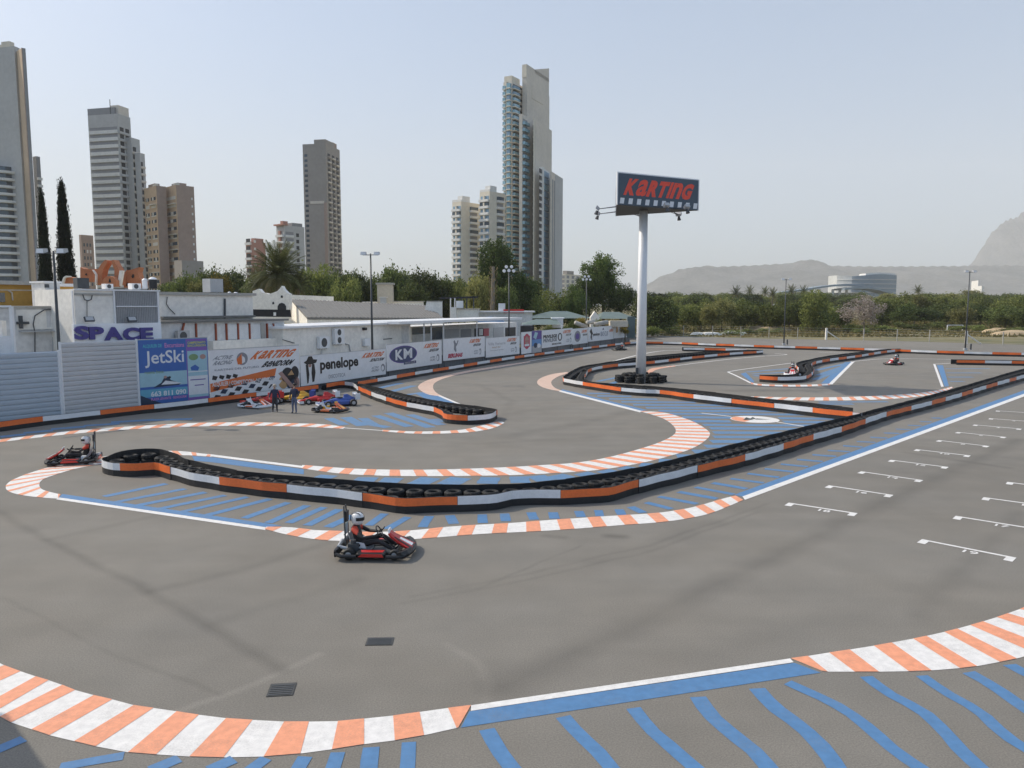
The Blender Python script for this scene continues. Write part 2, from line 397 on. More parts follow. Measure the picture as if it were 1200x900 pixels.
# big kerbs in the foreground: stripe edges measured one by one
def kerb_pairs(pairs, first):
    A = [gp(*p[0]) for p in pairs]; B = [gp(*p[1]) for p in pairs]
    root = strip(A, B, .006).build('painted_kerb', 'p_white', recalc=False); tag(root, kind='structure')
    for i in range(first, len(A) - 1, 2): strip(A[i:i + 2], B[i:i + 2], .010).build('stripe', 'p_salmon', root, recalc=False)
kerb_pairs([((-60, 745), (-170, 775)), ((-40, 756), (-140, 788)), ((-16, 769), (-110, 800)), ((5, 780), (-80, 812)), ((24, 787), (-52, 822)), ((42, 793), (-25, 830)), ((57, 797.5), (-9, 836)), ((73, 803), (0, 840)), ((88, 809), (13, 847)), ((110, 815), (37, 855)), ((131.7, 820), (58, 862)), ((156.7, 826.7), (87, 869)), ((180, 830), (112, 875)), ((207, 834), (150, 882)), ((233, 838), (183, 884.5)),
            ((265, 842), (222, 887)), ((296, 844), (262, 888)), ((333, 846), (309, 887)), ((362, 846), (352, 883.5)), ((396, 845.5), (389, 878.5)), ((426.7, 842.5), (426.7, 872.5)), ((460.7, 839), (462.7, 868)), ((491.7, 834.7), (497, 862)), ((525, 830), (535, 853.5)), ((552, 826.7), (537, 853))], 1)
kerb_pairs([((926.7, 771.7), (963, 786.5)), ((946.7, 769), (970, 787.5)), ((971.7, 765), (1001.7, 787.5)), ((995.7, 761.5), (1030, 787.5)), ((1024, 757), (1065, 787)), ((1045, 753.3), (1091.7, 786)), ((1070, 748.7), (1125, 783.3)), ((1085.7, 745.5), (1145, 781)), ((1106.7, 740.8), (1171.7, 776)), ((1121.7, 737), (1191.7, 772)), ((1137, 732.8), (1213, 766)), ((1152, 728.5), (1233, 760)), ((1168, 723.5), (1255, 752)), ((1181, 719), (1273, 746)), ((1195, 714), (1293, 737)), ((1207, 709), (1310, 729)), ((1225, 700), (1335, 716)), ((1240, 692), (1350, 706))], 0)
def quadband(up, lo, m, name): 
    A, B = G(up), G(lo); tag(strip(A, B, .008 if m == 'p_white' else .005).build(name, m, recalc=False), kind='structure')
quadband([(552, 827), (926, 772)], [(552, 833.5), (930, 776.5)], 'p_white', 'white_line')
quadband([(550, 834), (931, 777)], [(540, 853), (962, 788.5)], 'p_blue', 'blue_band')
# wavy blue stripes of the run-off areas; every run-off is one thing of the setting with its stripes as pieces
def runoff(stripes, w, m='p_blue'):
    root = None
    for st in stripes:
        o = ribbon(spline(G(st), .3), w * rnd.uniform(.9, 1.1), .0055 + rnd.random() * .001)
        if root is None: root = tag(o.build('runoff_marking', m, recalc=False), kind='structure')
        else: o.build('stripe', m, root, recalc=False)
runoff([[(570, 855), (585, 880), (600, 900), (625, 930)], [(660, 840), (680, 863), (702, 883), (728, 915)], [(742, 830), (760, 853), (783, 873), (820, 905)], [(818, 817), (836, 842), (861, 863), (887, 883), (910, 912)],
        [(887, 807), (907, 829), (937, 850), (961, 873), (985, 907)], [(923, 800), (950, 812), (987, 830), (1018, 853), (1045, 877), (1085, 905)], [(1015, 793), (1040, 812), (1080, 833), (1107, 858), (1128, 882), (1160, 910)],
        [(1080, 792), (1110, 813), (1147, 833), (1173, 858), (1200, 877), (1240, 897)], [(1135, 788), (1167, 806), (1197, 828), (1235, 850)], [(1183, 779), (1205, 791), (1245, 808)], [(1225, 765), (1260, 785)]], .26)
runoff([[(-15, 884), (28, 866)], [(70, 899), (145, 886)], [(176, 903), (210, 889)], [(245, 903), (274, 890)], [(290, 905), (312, 889)], [(345, 908), (358, 887)], [(388, 908), (396, 882)], [(431, 908), (435, 876)], [(477, 908), (479, 870)]], .22)
# near island: kerbs, lines, stripes
kerb([(312, 617.5), (340, 618), (368, 621.3), (387, 622), (440, 623.5), (485, 621.5), (522, 617.7), (561.6, 615), (600, 613), (637.5, 610), (675, 607.5), (710, 605), (745, 603), (772.5, 601), (805, 596), (825, 591), (850, 583.7), (862, 581)],
     [(310, 620), (340, 627.5), (377, 633), (398, 634), (440, 634), (485, 632), (524, 629), (561.6, 626), (603.6, 624), (647.5, 621.7), (697.5, 618), (735, 615), (770, 612.5), (800, 608.7), (830, 602.5), (850, 595), (871, 586)], .96, .43, .1)
kerb([(52, 549), (30, 556), (12, 564), (6.6, 570), (10, 576), (26, 580.5), (52, 583.5), (68, 584.5)], [(108, 545.5), (90, 549), (66, 556), (50, 562), (46, 568), (49, 573.5), (60, 577), (71, 579.5)], .85, .3, .2)
kerb([(52, 549), (85, 541.5), (120, 535.5), (160, 530.5), (190, 528.5), (215, 529), (247, 533)], [(108, 545.5), (135, 541), (165, 537), (190, 534.5), (210, 533.5), (228, 534), (248, 535.5)], .85, .3, .2)
quadband([(68, 583), (311, 618)], [(66, 585.5), (311, 621.5)], 'p_white', 'white_line')
quadband([(73, 579), (330, 616)], [(69, 583), (313, 618)], 'p_blue', 'blue_band')
quadband([(870, 582), (1035, 522), (1200, 461.5), (1300, 425.5)], [(873, 586), (1040, 524), (1206, 462.5), (1310, 426)], 'p_white', 'white_line')
quadband([(860, 580), (1030, 518), (1190, 461), (1285, 425.5)], [(870, 582), (1035, 522), (1200, 461.5), (1300, 425.5)], 'p_blue', 'blue_band')
runoff([[(195, 567), (122, 582)], [(217, 573), (136, 588.5)], [(241, 577), (158, 593)], [(264, 580.5), (184, 597)], [(290, 582.5), (213, 600)], [(317, 584.8), (242, 604)], [(338, 589), (286, 607.5)], [(360, 592.5), (314, 613)], [(380, 594.5), (338, 613)], [(398, 597), (360, 616)], [(415, 604), (384, 618)],
        [(451, 602), (432, 616)], [(478, 606), (454, 620)], [(503, 605), (495, 618)], [(527, 604), (532, 614)], [(565, 603), (566, 613)], [(591, 602), (593, 611)], [(622, 600.5), (626, 609)], [(648, 600.5), (650, 608)], [(678, 599), (681, 606)], [(701, 598), (703, 605)], [(725, 597), (729, 603.5)], [(739, 594), (754, 601)],
        [(757, 589), (787, 596.5)], [(772, 582), (817, 590.5)], [(795, 576.5), (840, 584.5)], [(815, 571), (860, 579.5)], [(835, 566), (875, 573)], [(856, 561), (895, 566)], [(876, 555), (913, 559.5)], [(896, 549.5), (930, 553)], [(915, 544), (947, 547)], [(934, 538.5), (964, 541)], [(952, 533), (980, 535)], [(970, 528), (996, 529.5)], [(988, 522.5), (1011, 524)],
        [(1004, 517.5), (1026, 518.5)], [(1020, 512.5), (1040, 513.5)], [(1036, 507.5), (1054, 508)], [(1050, 503), (1067, 503.5)], [(1064, 498.5), (1080, 499)], [(1078, 494), (1092, 494.5)], [(1092, 490), (1104, 490)]], .29)
# inner loop kerb behind the near barrier and its stripes
kerb([(354, 545), (410, 549), (456.7, 550.5), (503, 550.5), (550, 549.3), (600, 547.3), (637.5, 545), (675, 542.3), (712.5, 536), (750, 526), (775, 517.5), (789, 510), (792, 504.5), (788, 498), (778, 491), (764, 486), (751, 482.4)],
     [(354, 549), (398, 555), (445, 557.5), (480, 558), (526.7, 558), (573, 557.5), (600, 557), (650, 554.5), (700, 551), (750, 543), (787.5, 533.7), (812.5, 525), (828, 515), (832, 508), (826, 502), (812, 494), (792, 487), (776, 483.3), (752, 481.6)], .95, .42, .3)
quadband([(228, 531), (247, 532.5), (357, 546.5)], [(228, 533), (247, 535), (357, 549)], 'p_white', 'white_line')
quadband([(225, 534.5), (250, 536), (356, 550)], [(228, 540), (250, 542), (356, 556)], 'p_blue', 'blue_band')
quadband([(657, 457.5), (752, 481.6)], [(655, 459), (750, 483.4)], 'p_white', 'white_line')
quadband([(659, 456.3), (758, 480.6)], [(657, 457.5), (752, 481.6)], 'p_blue', 'blue_band')
runoff([[(386, 557), (376, 561)], [(432, 559.5), (424, 566)], [(462, 560), (452, 567)], [(505, 560), (488, 568)], [(540, 560), (524, 568)], [(575, 559.5), (570, 567)], [(608, 558.5), (610, 566)], [(628, 557.5), (640, 563.5)], [(650, 557), (665, 561)], [(680, 554.5), (695, 558)], [(706, 551.5), (722, 555)], [(728, 548), (748, 551)], [(750, 544.5), (770, 546)], [(772, 540), (795, 541)], [(793, 534.5), (818, 535)], [(812, 529), (838, 529)], [(826, 523), (860, 523)], [(833, 517.5), (882, 517.5)], [(836, 512), (902, 512.5)], [(836, 507), (922, 507.5)], [(832, 502), (940, 503)], [(824, 498), (956, 498.8)], [(812, 493.5), (856, 494)], [(918, 494.3), (972, 495)], [(800, 489), (858, 489.6)], [(913, 490.2), (985, 491)], [(785, 485), (950, 486)], [(772, 481.5), (920, 482)], [(757, 478), (885, 478.6)], [(742, 474.5), (850, 475)], [(728, 471), (815, 471.6)], [(714, 467.5), (770, 468)], [(700, 464), (740, 464.6)], [(688, 461), (715, 461.3)]], .78, m='p_bluefade')
kerb([(664, 436), (648, 438.3), (634, 443), (629.4, 448), (634, 453), (646, 456.8), (658, 458.8)], [(668, 437), (656, 440.5), (648, 445), (646, 448.5), (648, 452.5), (652, 455.5), (659, 458)], .9, .4, 0, base='p_pale', alt='p_fade')
line([(822, 484.2), (857, 488.2)], .14); line([(908, 494.2), (943, 500)], .14)
# upper left loop
kerb([(620, 423.5), (576, 430), (545, 435), (517.5, 441), (499, 446.5), (490, 453), (494, 458.4), (504, 463), (516, 464.3)], [(622, 424.3), (580, 431.3), (546, 437), (522, 443), (510, 448.5), (507.5, 454), (510, 459), (514, 462), (518, 464)], .9, .45, 0, base='p_pale', alt='p_fade')
quadband([(516, 463.3), (541, 474)], [(513.5, 464.3), (539, 475)], 'p_white', 'white_line')
quadband([(496, 459.5), (515, 464.5), (537, 474.5)], [(486, 461), (500, 468), (523, 474.5)], 'p_blue', 'blue_band')
line([(620, 423.3), (660, 416.8), (700, 411), (738, 407.3)], .2)
kerb([(448, 503.8), (490, 505.7), (537.7, 504), (563, 499), (581, 494.5), (589, 494.3)], [(448, 505.6), (490, 508.4), (545, 507), (571, 503.5), (584, 499.5), (591, 495.5)], .9, .42, .15)
line([(404, 501.6), (448, 504.6)], .13)
kerb([(-30, 518.5), (0, 515), (40, 510), (80, 505.3), (140, 500.6), (200, 497), (240, 495.4), (300, 495), (340, 496), (380, 497.3), (405, 500.6)], [(-30, 522), (0, 518.3), (40, 513.4), (80, 509), (140, 504), (200, 501), (240, 499.6), (300, 499), (340, 499.7), (380, 501.3), (402, 502.6)], .98, .42, .2)
runoff([[(0, 512), (30, 509)], [(28, 507.5), (62, 504.5)], [(60, 503), (100, 500)], [(98, 499), (140, 496.5)], [(130, 495), (180, 492)], [(175, 492.5), (225, 491)], [(420, 495), (455, 501)], [(440, 487), (480, 500)], [(455, 484), (505, 501)], [(480, 486), (518, 498)], [(508, 491), (519, 495)], [(430, 458), (470, 449)], [(450, 461), (485, 452)], [(468, 464), (495, 460)], [(490, 468), (505, 466)], [(425, 490), (440, 499)], [(405, 489), (425, 499)], [(385, 490), (404, 498)]], .6, m='p_bluefade')
# right-hand loop
kerb([(880, 464.5), (915, 465.6), (951.7, 465.8), (988, 465.4), (1025, 464), (1061.7, 462), (1085, 459.6), (1103, 456.5), (1115, 453.3)], [(880, 466.6), (915, 468.6), (951, 469.4), (990, 469.3), (1030, 468.2), (1072, 465.4), (1096, 461.5), (1110, 457.6), (1117, 454)], .95, .4, .5)
line([(853, 435.8), (870, 433), (928.5, 425.4)], .2); line([(853, 436), (864, 441), (880, 449)], .22)
kerb([(880, 448.3), (890, 450), (912, 451), (941, 451), (972, 449.8)], [(880, 450), (890, 451.8), (912, 453), (941, 453), (973, 451.6)], 1.0, .4, 0)
line([(973, 450.5), (1000, 423.6)], .3); line([(996, 424), (1035, 420.6), (1071, 420.4), (1121, 421.4)], .18)
area([(868, 438), (874, 436.5), (884, 447), (882, 449)]); area([(962, 449.3), (972, 449.8), (998, 424), (990, 424.5)])
quadband([(1093.5, 426.5), (1103, 453.5)], [(1096, 426.5), (1106, 453.2)], 'p_white', 'white_line'); line([(1094, 426.8), (1121, 425.4)], .2)
area([(1098, 428), (1105, 428), (1112, 452.6), (1107, 453)])
line([(778.7, 430.2), (844, 422.2), (890, 417.7), (922, 415.5), (908, 414.4)], .2); kerb([(757, 440), (758, 436), (763, 432), (774, 430.3), (790, 428.4)], [(762, 440), (764, 436.5), (769, 433.5), (778, 431.3), (792, 429.3)], .9, .4, 0, base='p_fade')
line([(700, 429), (720, 423), (752.7, 415), (778.7, 411), (800, 410.8)], .25); line([(755, 407), (800, 407.8)], .2); line([(960, 413), (1010, 414)], .2)
runoff([[(884, 440), (890, 441)], [(876, 436), (925, 432)], [(882, 438.5), (928, 436)], [(955, 445), (985, 433)], [(958, 440), (990, 429)], [(956, 434), (994, 425.5)], [(1108, 432), (1160, 432)], [(1110, 437), (1150, 437)], [(1111, 442), (1140, 442)], [(1113, 447), (1130, 447)], [(900, 473.5), (1000, 473.5)], [(960, 471.3), (1040, 470.8)], [(700, 447), (735, 440)], [(715, 450), (738, 443)]], .55, m='p_bluefade')
# round emblem painted on the run-off
c = gp(884.5, 491.5)
em = MB().add([c + V(1.3 * math.cos(a), 1.3 * math.sin(a), .009) for a in [i * math.pi / 16 for i in range(32)]], [list(range(32))]).build('painted_emblem', 'p_white', recalc=False); tag(em, kind='structure')
MB().add([c + V(1.3 * .96 * math.cos(a), 1.3 * .96 * math.sin(a), .013) for a in [math.pi * .7 + i * math.pi / 16 for i in range(10)]] + [c + V(.6 * math.cos(a), .6 * math.sin(a), .013) for a in [math.pi * .7 + i * math.pi / 16 for i in range(9, -1, -1)]], [list(range(20))]).build('wheel_arc', 'p_salmon', em, recalc=False)
mat('p_dark', (.05, .055, .05), .8)
for q in ([(-.75, -.35), (-.1, -.15), (-.25, .75)], [(.0, -.1), (.85, -.1), (.2, .3)], [(-.2, .2), (.15, .85), (.1, .0)]): MB().add([c + V(x, y, .013) for x, y in q], [(0, 1, 2)]).build('emblem_figure', 'p_dark', em, recalc=False)

# ---- text
def text_mesh(s, bold=.02, shear=0.0, ext=0.0, letterfit=False):
    """flat outline text as MB, fitted to the unit square (x 0..1, y 0..1)"""
    out = MB(); x = 0.0
    for part in (list(s) if letterfit else [s]):
        cu = bpy.data.curves.new('t', 'FONT'); cu.body = part; cu.offset = bold * (.55 if letterfit and part.islower() else 1); cu.shear = 0; cu.resolution_u = 3; cu.size = 1
        ob = bpy.data.objects.new('t', cu); COL.objects.link(ob); dg = bpy.context.evaluated_depsgraph_get()
        me = bpy.data.meshes.new_from_object(ob.evaluated_get(dg)); bpy.data.objects.remove(ob)
        vs = [Vector(v.co) for v in me.vertices]; fs = [list(p.vertices) for p in me.polygons]
        if not vs: x += .3; continue
        x0, x1 = min(v.x for v in vs), max(v.x for v in vs); y0, y1 = min(v.y for v in vs), max(v.y for v in vs)
        if letterfit:
            w = max(.5, min(.62, (x1 - x0) * (1.6 if part.islower() else 1))) if part != 'I' else .17
            vs = [V(x + (v.x - x0) / (x1 - x0) * w, (v.y - y0) / (y1 - y0), 0) for v in vs]; x += w + (.05 if part != 'R' else -.05)
        out.add(vs, fs); bpy.data.meshes.remove(me); bpy.data.curves.remove(cu)
    x0, x1 = min(v.x for v in out.v), max(v.x for v in out.v); y0, y1 = min(v.y for v in out.v), max(v.y for v in out.v)
    for v in out.v: v.x = (v.x - x0) / (x1 - x0) ; v.y = (v.y - y0) / (y1 - y0)
    if shear:
        k = shear
        for v in out.v: v.x = (v.x + k * v.y) / (1 + k)
    return out
def put(mb, o, u, v, d):                                # unit square -> plane at o spanned by u and v, lifted by d
    for p in mb.v:
        x, y = p.x, p.y; q = o + u * x + v * y + d; p.x, p.y, p.z = q
    return mb

# grid boxes with numbers: two staggered files
gd = (gp(1183.3, 652.3) - gp(1083.3, 632.3)).normalized(); fd = V(-gd.y, gd.x, 0)
LB = [(923, 590, 1004, 602.5), (970, 569.5, 1046, 581), (1008, 553, 1081, 563.5), (1043, 539.5, 1111, 548), (1073, 527, 1137, 534.5), (1099, 516.3, 1159, 523.3), (1121, 506.7, 1179, 512.7), (1141, 498, 1197, 503), (1159, 490.6, 1215, 494.8), (1167, 481.5, 1232, 485.6)]
RB = [(1079, 633, 1190, 655), (1119, 605.5, 1222, 622), (1152, 583.5, 1250, 597), (1180, 565.5, 1272, 577), (1206, 550.5, 1294, 560)]
num = {0: ['18', '16', '14', '12', '10', '8', '6', '4', '2', ''], 1: ['19', '17', '15', '13', '11']}
for k, bl in enumerate((LB, RB)):
    for (x0, y0, x1, y1), n in zip(bl, num[k]):
        a, b = gp(x0, y0), gp(x1, y1); e = (b - a).normalized(); f = V(-e.y, e.x, 0); m = MB()
        def q(p0, p1, p2, p3): m.add([V(p.x, p.y, .007) for p in (p0, p1, p2, p3)], [(0, 1, 2, 3)])
        q(a, b, b + f * .11, a + f * .11)
        for p, s in ((a, 1), (b, -1)): q(p - f * .32, p - f * .32 + e * .2 * s, p - f * .001 + e * .2 * s, p - f * .001)
        o = tag(m.build('grid_marking', 'p_white', recalc=False), kind='structure')
        if n: put(text_mesh(n, .02), (a + b) / 2 - e * .02 - f * .34, e * .17 * len(n), f * .26, V(0, 0, .007)).build('number', 'p_white', o, recalc=False)

# drain covers
mat('iron', (.055, .055, .052), .6, .25, 6)
for cx, cy, w, d, rz, lab in ((445, 752, .5, .33, .03, 'dark rectangular iron drain cover in the asphalt behind the kart'), (330, 808.5, .42, .42, .12, 'dark square iron drain cover beside the pale scuff near the kerb')):
    c = gp(cx, cy); r = thing('drain_cover', c, lab, 'drain cover', None, rz, True)
    MB().box(-w / 2, w / 2, -d / 2, d / 2, .002, .012).build('plate', 'iron', r)
    for i in range(6): MB().box(-w / 2 + .03, w / 2 - .03, -d / 2 + .03 + i * (d - .06) / 6, -d / 2 + .05 + i * (d - .06) / 6, .012, .018).build('rib', 'dark_steel', r)

# ---- mountains
def ridge(name, prof, Y, depth, seed, m):
    rr = random.Random(seed); ph = [(rr.uniform(0, 6), rr.uniform(.6, 1.4)) for _ in range(12)]
    xs = np.linspace(prof[0][0], prof[-1][0], 260); px = [p[0] for p in prof]; py = [p[1] for p in prof]
    top = [at(x, float(np.interp(x, px, py)), Y) for x in xs]; nr = 44; mb = MB()
    for j in range(nr + 1):
        t = j / nr * 2 - 1                               # -1 front foot, 0 crest, 1 back foot
        for i, p in enumerate(top):
            y = Y + t * depth; k = 1 - abs(t); k = k ** 1.25
            n = sum(math.sin(p.x * .0021 * (q + 1) * ph[q][1] + ph[q][0] + y * .0013 * (q + 1)) / (q + 1) for q in range(12))
            z = max(p.z * k * (1 + .10 * n * (abs(t) > .02) * (1 - k * .6)) - 2 * (abs(t) >= .99), -2)
            z += p.z * .012 * math.sin(i * 1.7 + j) * k
            mb.v.append(V(p.x * (1 + t * depth / Y * .3), y, z))
    from mathutils import noise
    for v in mb.v:
        k = noise.fractal(V(v.x, v.y * .7, 3.3 * seed) / 520, 1.0, 2.1, 6); v.z = max(-2, v.z * (1 + (.20 if abs(v.y - Y) > 60 else .015) * k)) if v.z > 0 else v.z
    n = len(top)
    for j in range(nr):
        for i in range(n - 1): mb.f.append([j * n + i, j * n + i + 1, (j + 1) * n + i + 1, (j + 1) * n + i]); mb.mi.append(0)
    o = mb.build(name, m, smooth=True); tag(o, kind='structure')
mat('rock', (.012, .022, .026), .95, .25, .006, col2=(.15, .145, .14), bump=.4, bscale=.02)
ridge('hill_ridge', [(740, 352), (757, 334), (775, 325), (800, 318), (830, 313), (880, 311), (920, 309), (960, 311), (1000, 312), (1060, 312), (1120, 312), (1180, 311), (1260, 312), (1350, 318), (1450, 330), (1600, 350)], 6200, 1500, 3, 'rock')
ridge('mountain', [(1060, 350), (1120, 318), (1138, 310), (1146, 301), (1152, 291), (1158, 283), (1165, 272), (1174, 262), (1183, 257), (1191, 256), (1200, 247), (1212, 240), (1230, 236), (1250, 245), (1270, 262), (1290, 268), (1330, 300), (1400, 330), (1480, 350)], 8600, 1500, 9, 'rock')

# ================================================================== BARRIERS
BH = .50
def tyre_mesh(R=.29, r=.15, h=.18, n=14):
    m = MB(); m.lathe([(r, 0), (r + .05, -.0), (R - .04, 0.0), (R, .04), (R, h - .04), (R - .04, h), (r + .04, h), (r, h - .03)], n=n)
    m.f = m.f[:-2]; m.mi = m.mi[:-2]; o = [(7 * n + k, 7 * n + (k + 1) % n, (k + 1) % n, k) for k in range(n)]
    for f in o: m.f.append(list(f)); m.mi.append(0)
    return m.mesh('tyre', 'tyre', smooth=False)
TYRE = tyre_mesh(); TYRE_LO = tyre_mesh(n=8)
def sweep(m, pts, nors, n0, n1, z0, z1):
    o = len(m.v); k = len(pts)
    for p, n in zip(pts, nors):
        a, b = p + n * n0, p + n * n1
        m.v += [V(a.x, a.y, z0), V(b.x, b.y, z0), V(b.x, b.y, z1), V(a.x, a.y, z1)]
    for i in range(k - 1):
        for j in range(4): m.f.append([o + i * 4 + j, o + i * 4 + (j + 1) % 4, o + (i + 1) * 4 + (j + 1) % 4, o + (i + 1) * 4 + j]); m.mi.append(0)
    m.f += [[o, o + 1, o + 2, o + 3], [o + (k - 1) * 4 + j for j in (3, 2, 1, 0)]]; m.mi += [0, 0]
def barrier(pts, label, out=1, plen=2.95, first=0, breaks=None, tyres='parts', tall=0.0, both=None, flat=None, smooth=True, side=None, bstart=0):
    """tyre wall: rubber belts held round a row of tyre stacks, upper half faced with orange and white panels.
       pts: outline on the ground; out=+1 when the outside is on the right of the path"""
    g = [V(p.x, p.y, 0) for p in G(pts)]; P = Path(spline(g, .3) if smooth else g)
    root = thing('tyre_barrier', V(P.p[0].x, P.p[0].y, 0), label, 'barrier')
    cuts = [0.0]
    if bstart:
        s0 = min(range(len(P.p)), key=lambda i: (P.p[i] - g[bstart]).length); s0 = P.s[s0]; k = int(s0 / plen); cuts = [s0 * i / k for i in range(k + 1)]; first += (len(cuts)) % 2
    if breaks:                                           # picture columns of the panel joints
        for bx in breaks:
            best = None
            for i in range(int(P.L / .05)):
                d = cuts[-1] + i * .05
                if d > P.L: break
                p = P.at(d); px = 600 + FPX * p.x / (CT * p.y + ST * CAM_H)
                if (px - bx) * (1 if side is None else side) >= 0: best = d; break
            if best is not None and best > cuts[-1] + .3: cuts.append(best)
    while cuts[-1] < P.L - .5: cuts.append(min(P.L, cuts[-1] + plen * rnd.uniform(.95, 1.05)))
    for i, (a, b) in enumerate(zip(cuts, cuts[1:])):
        dd = [a + (b - a + .0) * k / max(2, int((b - a) / .3)) for k in range(max(2, int((b - a) / .3)) + 1)]
        pp = [P.at(d) + P.nor(d) * out * .025 * math.sin(d * 3.3 + i) for d in dd]; nn = [P.nor(d) * out for d in dd]; dz = rnd.uniform(-.012, .02)
        m = MB(); sweep(m, pp, nn, -.025, 0, .004, BH + dz); bl = m.build('rubber_belt', 'rubber', root)
        pp, nn = [P.at(d + .006 if k == 0 else (d - .006 if k == len(dd) - 1 else d)) + P.nor(d) * out * .025 * math.sin(d * 3.3 + i) for k, d in enumerate(dd)], nn; m = MB(); sweep(m, pp, nn, .002, .011, BH * .46, BH + dz - .012); m.build('panel', 'orange' if (i + first) % 2 == 0 else 'white_panel', root)
    # tyres standing inside
    spots = []
    def free(p, r=.56): return all((p - q).length > r for q in spots)
    d = .3; alln = []
    while d < P.L - .2:
        for off in (.34,):
            p = P.at(d) - P.nor(d) * out * off
            near = min(((P.p[i] - p).length for i in range(0, len(P.p))), default=9)
            if near > .27 and free(p): spots.append(p)
        d += .6
    spots.sort(key=lambda p: p.length)
    if tyres == 'parts':
        for p in spots[:150]:
            for k in range(2): place(TYRE, 'tyre', root, V(p.x + rnd.uniform(-.02, .02), p.y + rnd.uniform(-.02, .02), .002 + k * .181), rnd.random() * 6)
        rest = spots[150:]
    else: rest = spots
    if rest:
        m = MB(); vs = [v.co.copy() for v in TYRE_LO.vertices]; fs = [list(f.vertices) for f in TYRE_LO.polygons]
        for p in rest:
            for k in range(2): m.add([v + V(p.x, p.y, .002 + k * .181) for v in vs], fs)
        tag(m.build('tyre_row', 'tyre', root, recalc=False), kind='stuff')
    return root
T = BH
def wide(pts, w):
    g = G(pts); return g + [p + V(0, w, 0) for p in g[::-1]]
barrier([(1350, 396, T), (1200, 432, T), (1100, 460.3, T), (1000, 486, T), (880, 515, T), (820, 530, T), (760, 545, T), (700, 556, T), (620, 565.5, T), (560, 567.5, T), (480, 566.5, T), (400, 561.5, T), (333, 556, T), (283, 551.5, T), (233, 541.5, T), (217, 537.5, T), (205, 531.5, T), (190, 527, T), (172, 525.7, T), (147, 528, T), (130, 533, T), (122, 536.5, T), (120.5, 551.5), (123, 555.5), (132, 558), (141, 558.5), (162, 558.7), (180, 557.5), (190, 559.5), (200, 562.5), (225, 569.5), (258, 575.5), (297, 581), (336, 585), (380, 589.5), (424, 595), (455, 600), (475, 602), (500, 601.3), (534, 600), (580, 598.3), (600, 574.6, T), (655, 573.8, T), (690, 572.4, T), (712, 570.8, T), (724, 568, T), (746, 562, T), (780, 554, T), (817, 545, T), (873.5, 532, T), (918, 519.5, T), (952, 509, T), (985, 500, T), (1013, 490.8, T), (1038, 482.7, T), (1067, 475.5, T), (1091, 469.6, T), (1127, 460, T), (1155, 451.5, T), (1182, 444, T), (1200, 439.2, T), (1240, 428.5, T), (1350, 401, T)],
        'long winding tyre barrier with orange and white panels between the pit straight and inner loop', 1, 2.95, 0, [141, 200, 258, 336, 424, 534.5, 655, 747, 817, 873, 918, 952, 985, 1013, 1038, 1067, 1091, 1108, 1127, 1139, 1155, 1168, 1182, 1191], bstart=22)
barrier([(382.7, 457.5), (404.7, 454.7), (420, 461), (435, 467.6), (453, 474), (477, 481), (508, 487), (518, 492), (524, 496.3), (545, 497.8), (569, 496.6), (578, 494), (582.5, 490.5), (580, 479.3, T), (574, 478, T), (554, 475, T), (537.7, 473, T), (508, 468.5, T), (471.7, 461, T), (435, 452, T), (421, 449, T)],
        'tapering tyre barrier with rounded end between the parked karts and the faded kerb', 1, 2.6, 0, [404, 420, 435, 453, 477, 508, 548])
barrier([(1010, 494.5), (972.5, 490.5), (952, 488), (908, 482.5), (856.7, 476.5), (813, 471), (774, 465.3), (757, 464.6), (726.7, 462), (709, 459.3), (683, 455), (661, 450.7), (660, 441.6, T), (665, 437.6, T), (672.5, 433.3, T), (683, 429, T), (716, 423.6, T), (752.7, 418, T), (813, 412.8, T), (874, 410, T), (892, 410, T), (890, 415.6), (856.7, 418), (813, 422.5), (761, 429), (720, 432.5), (696, 436.6), (688, 441), (692, 447, T), (740, 450.6, T), (780, 453.8, T), (835, 459.5, T), (890, 466, T), (952, 472.5, T), (1000, 478, T)],
        'forked tyre barrier round the foot of the tall sign pole', -1, 2.95, 1, [1000, 952, 908, 857, 813, 774, 728, 683] , tyres='row', side=-1)
barrier(wide([(801, 411.6), (840, 412.5), (876, 413.6)], .9), 'short straight tyre barrier behind the sign pole parallel to the far barrier', 1, 2.9, 1, tyres='row', smooth=False)
barrier([(890, 447.5), (911, 449), (933, 448.7), (945, 447), (951.7, 442.5), (953.5, 438), (950.5, 432.5), (956, 429), (970, 426), (1006.7, 420.7), (1036, 415.8), (1056, 413.5), (1055, 408.7, T), (1036, 409.3, T), (1006.7, 412.4, T), (970, 417, T), (942.5, 422.5, T), (933, 425.5, T), (936, 432, T), (931, 438, T), (910, 439.5, T), (890, 439.5, T)],
        'hook-shaped tyre barrier at the far hairpin in front of the blossoming tree', 1, 2.5, 0, [911, 945], tyres='row')
barrier(wide([(1121, 427.5), (1200, 428.8), (1290, 430.5)], 1.1), 'straight tyre barrier by the blue wedge marking at the right-hand loop', 1, 2.6, 0, tyres='row', smooth=False)
barrier([(-120, 520), (0, 506), (41.7, 500), (83, 495), (116.7, 491), (166.7, 485), (200, 481.5), (247, 475.5), (300, 468.5), (342, 463), (373, 459)], 'straight tyre barrier under the jet ski poster beside the grey metal fence', 1, 2.9, 1, [-40, 50, 117, 180, 244, 300, 342], tyres='row')
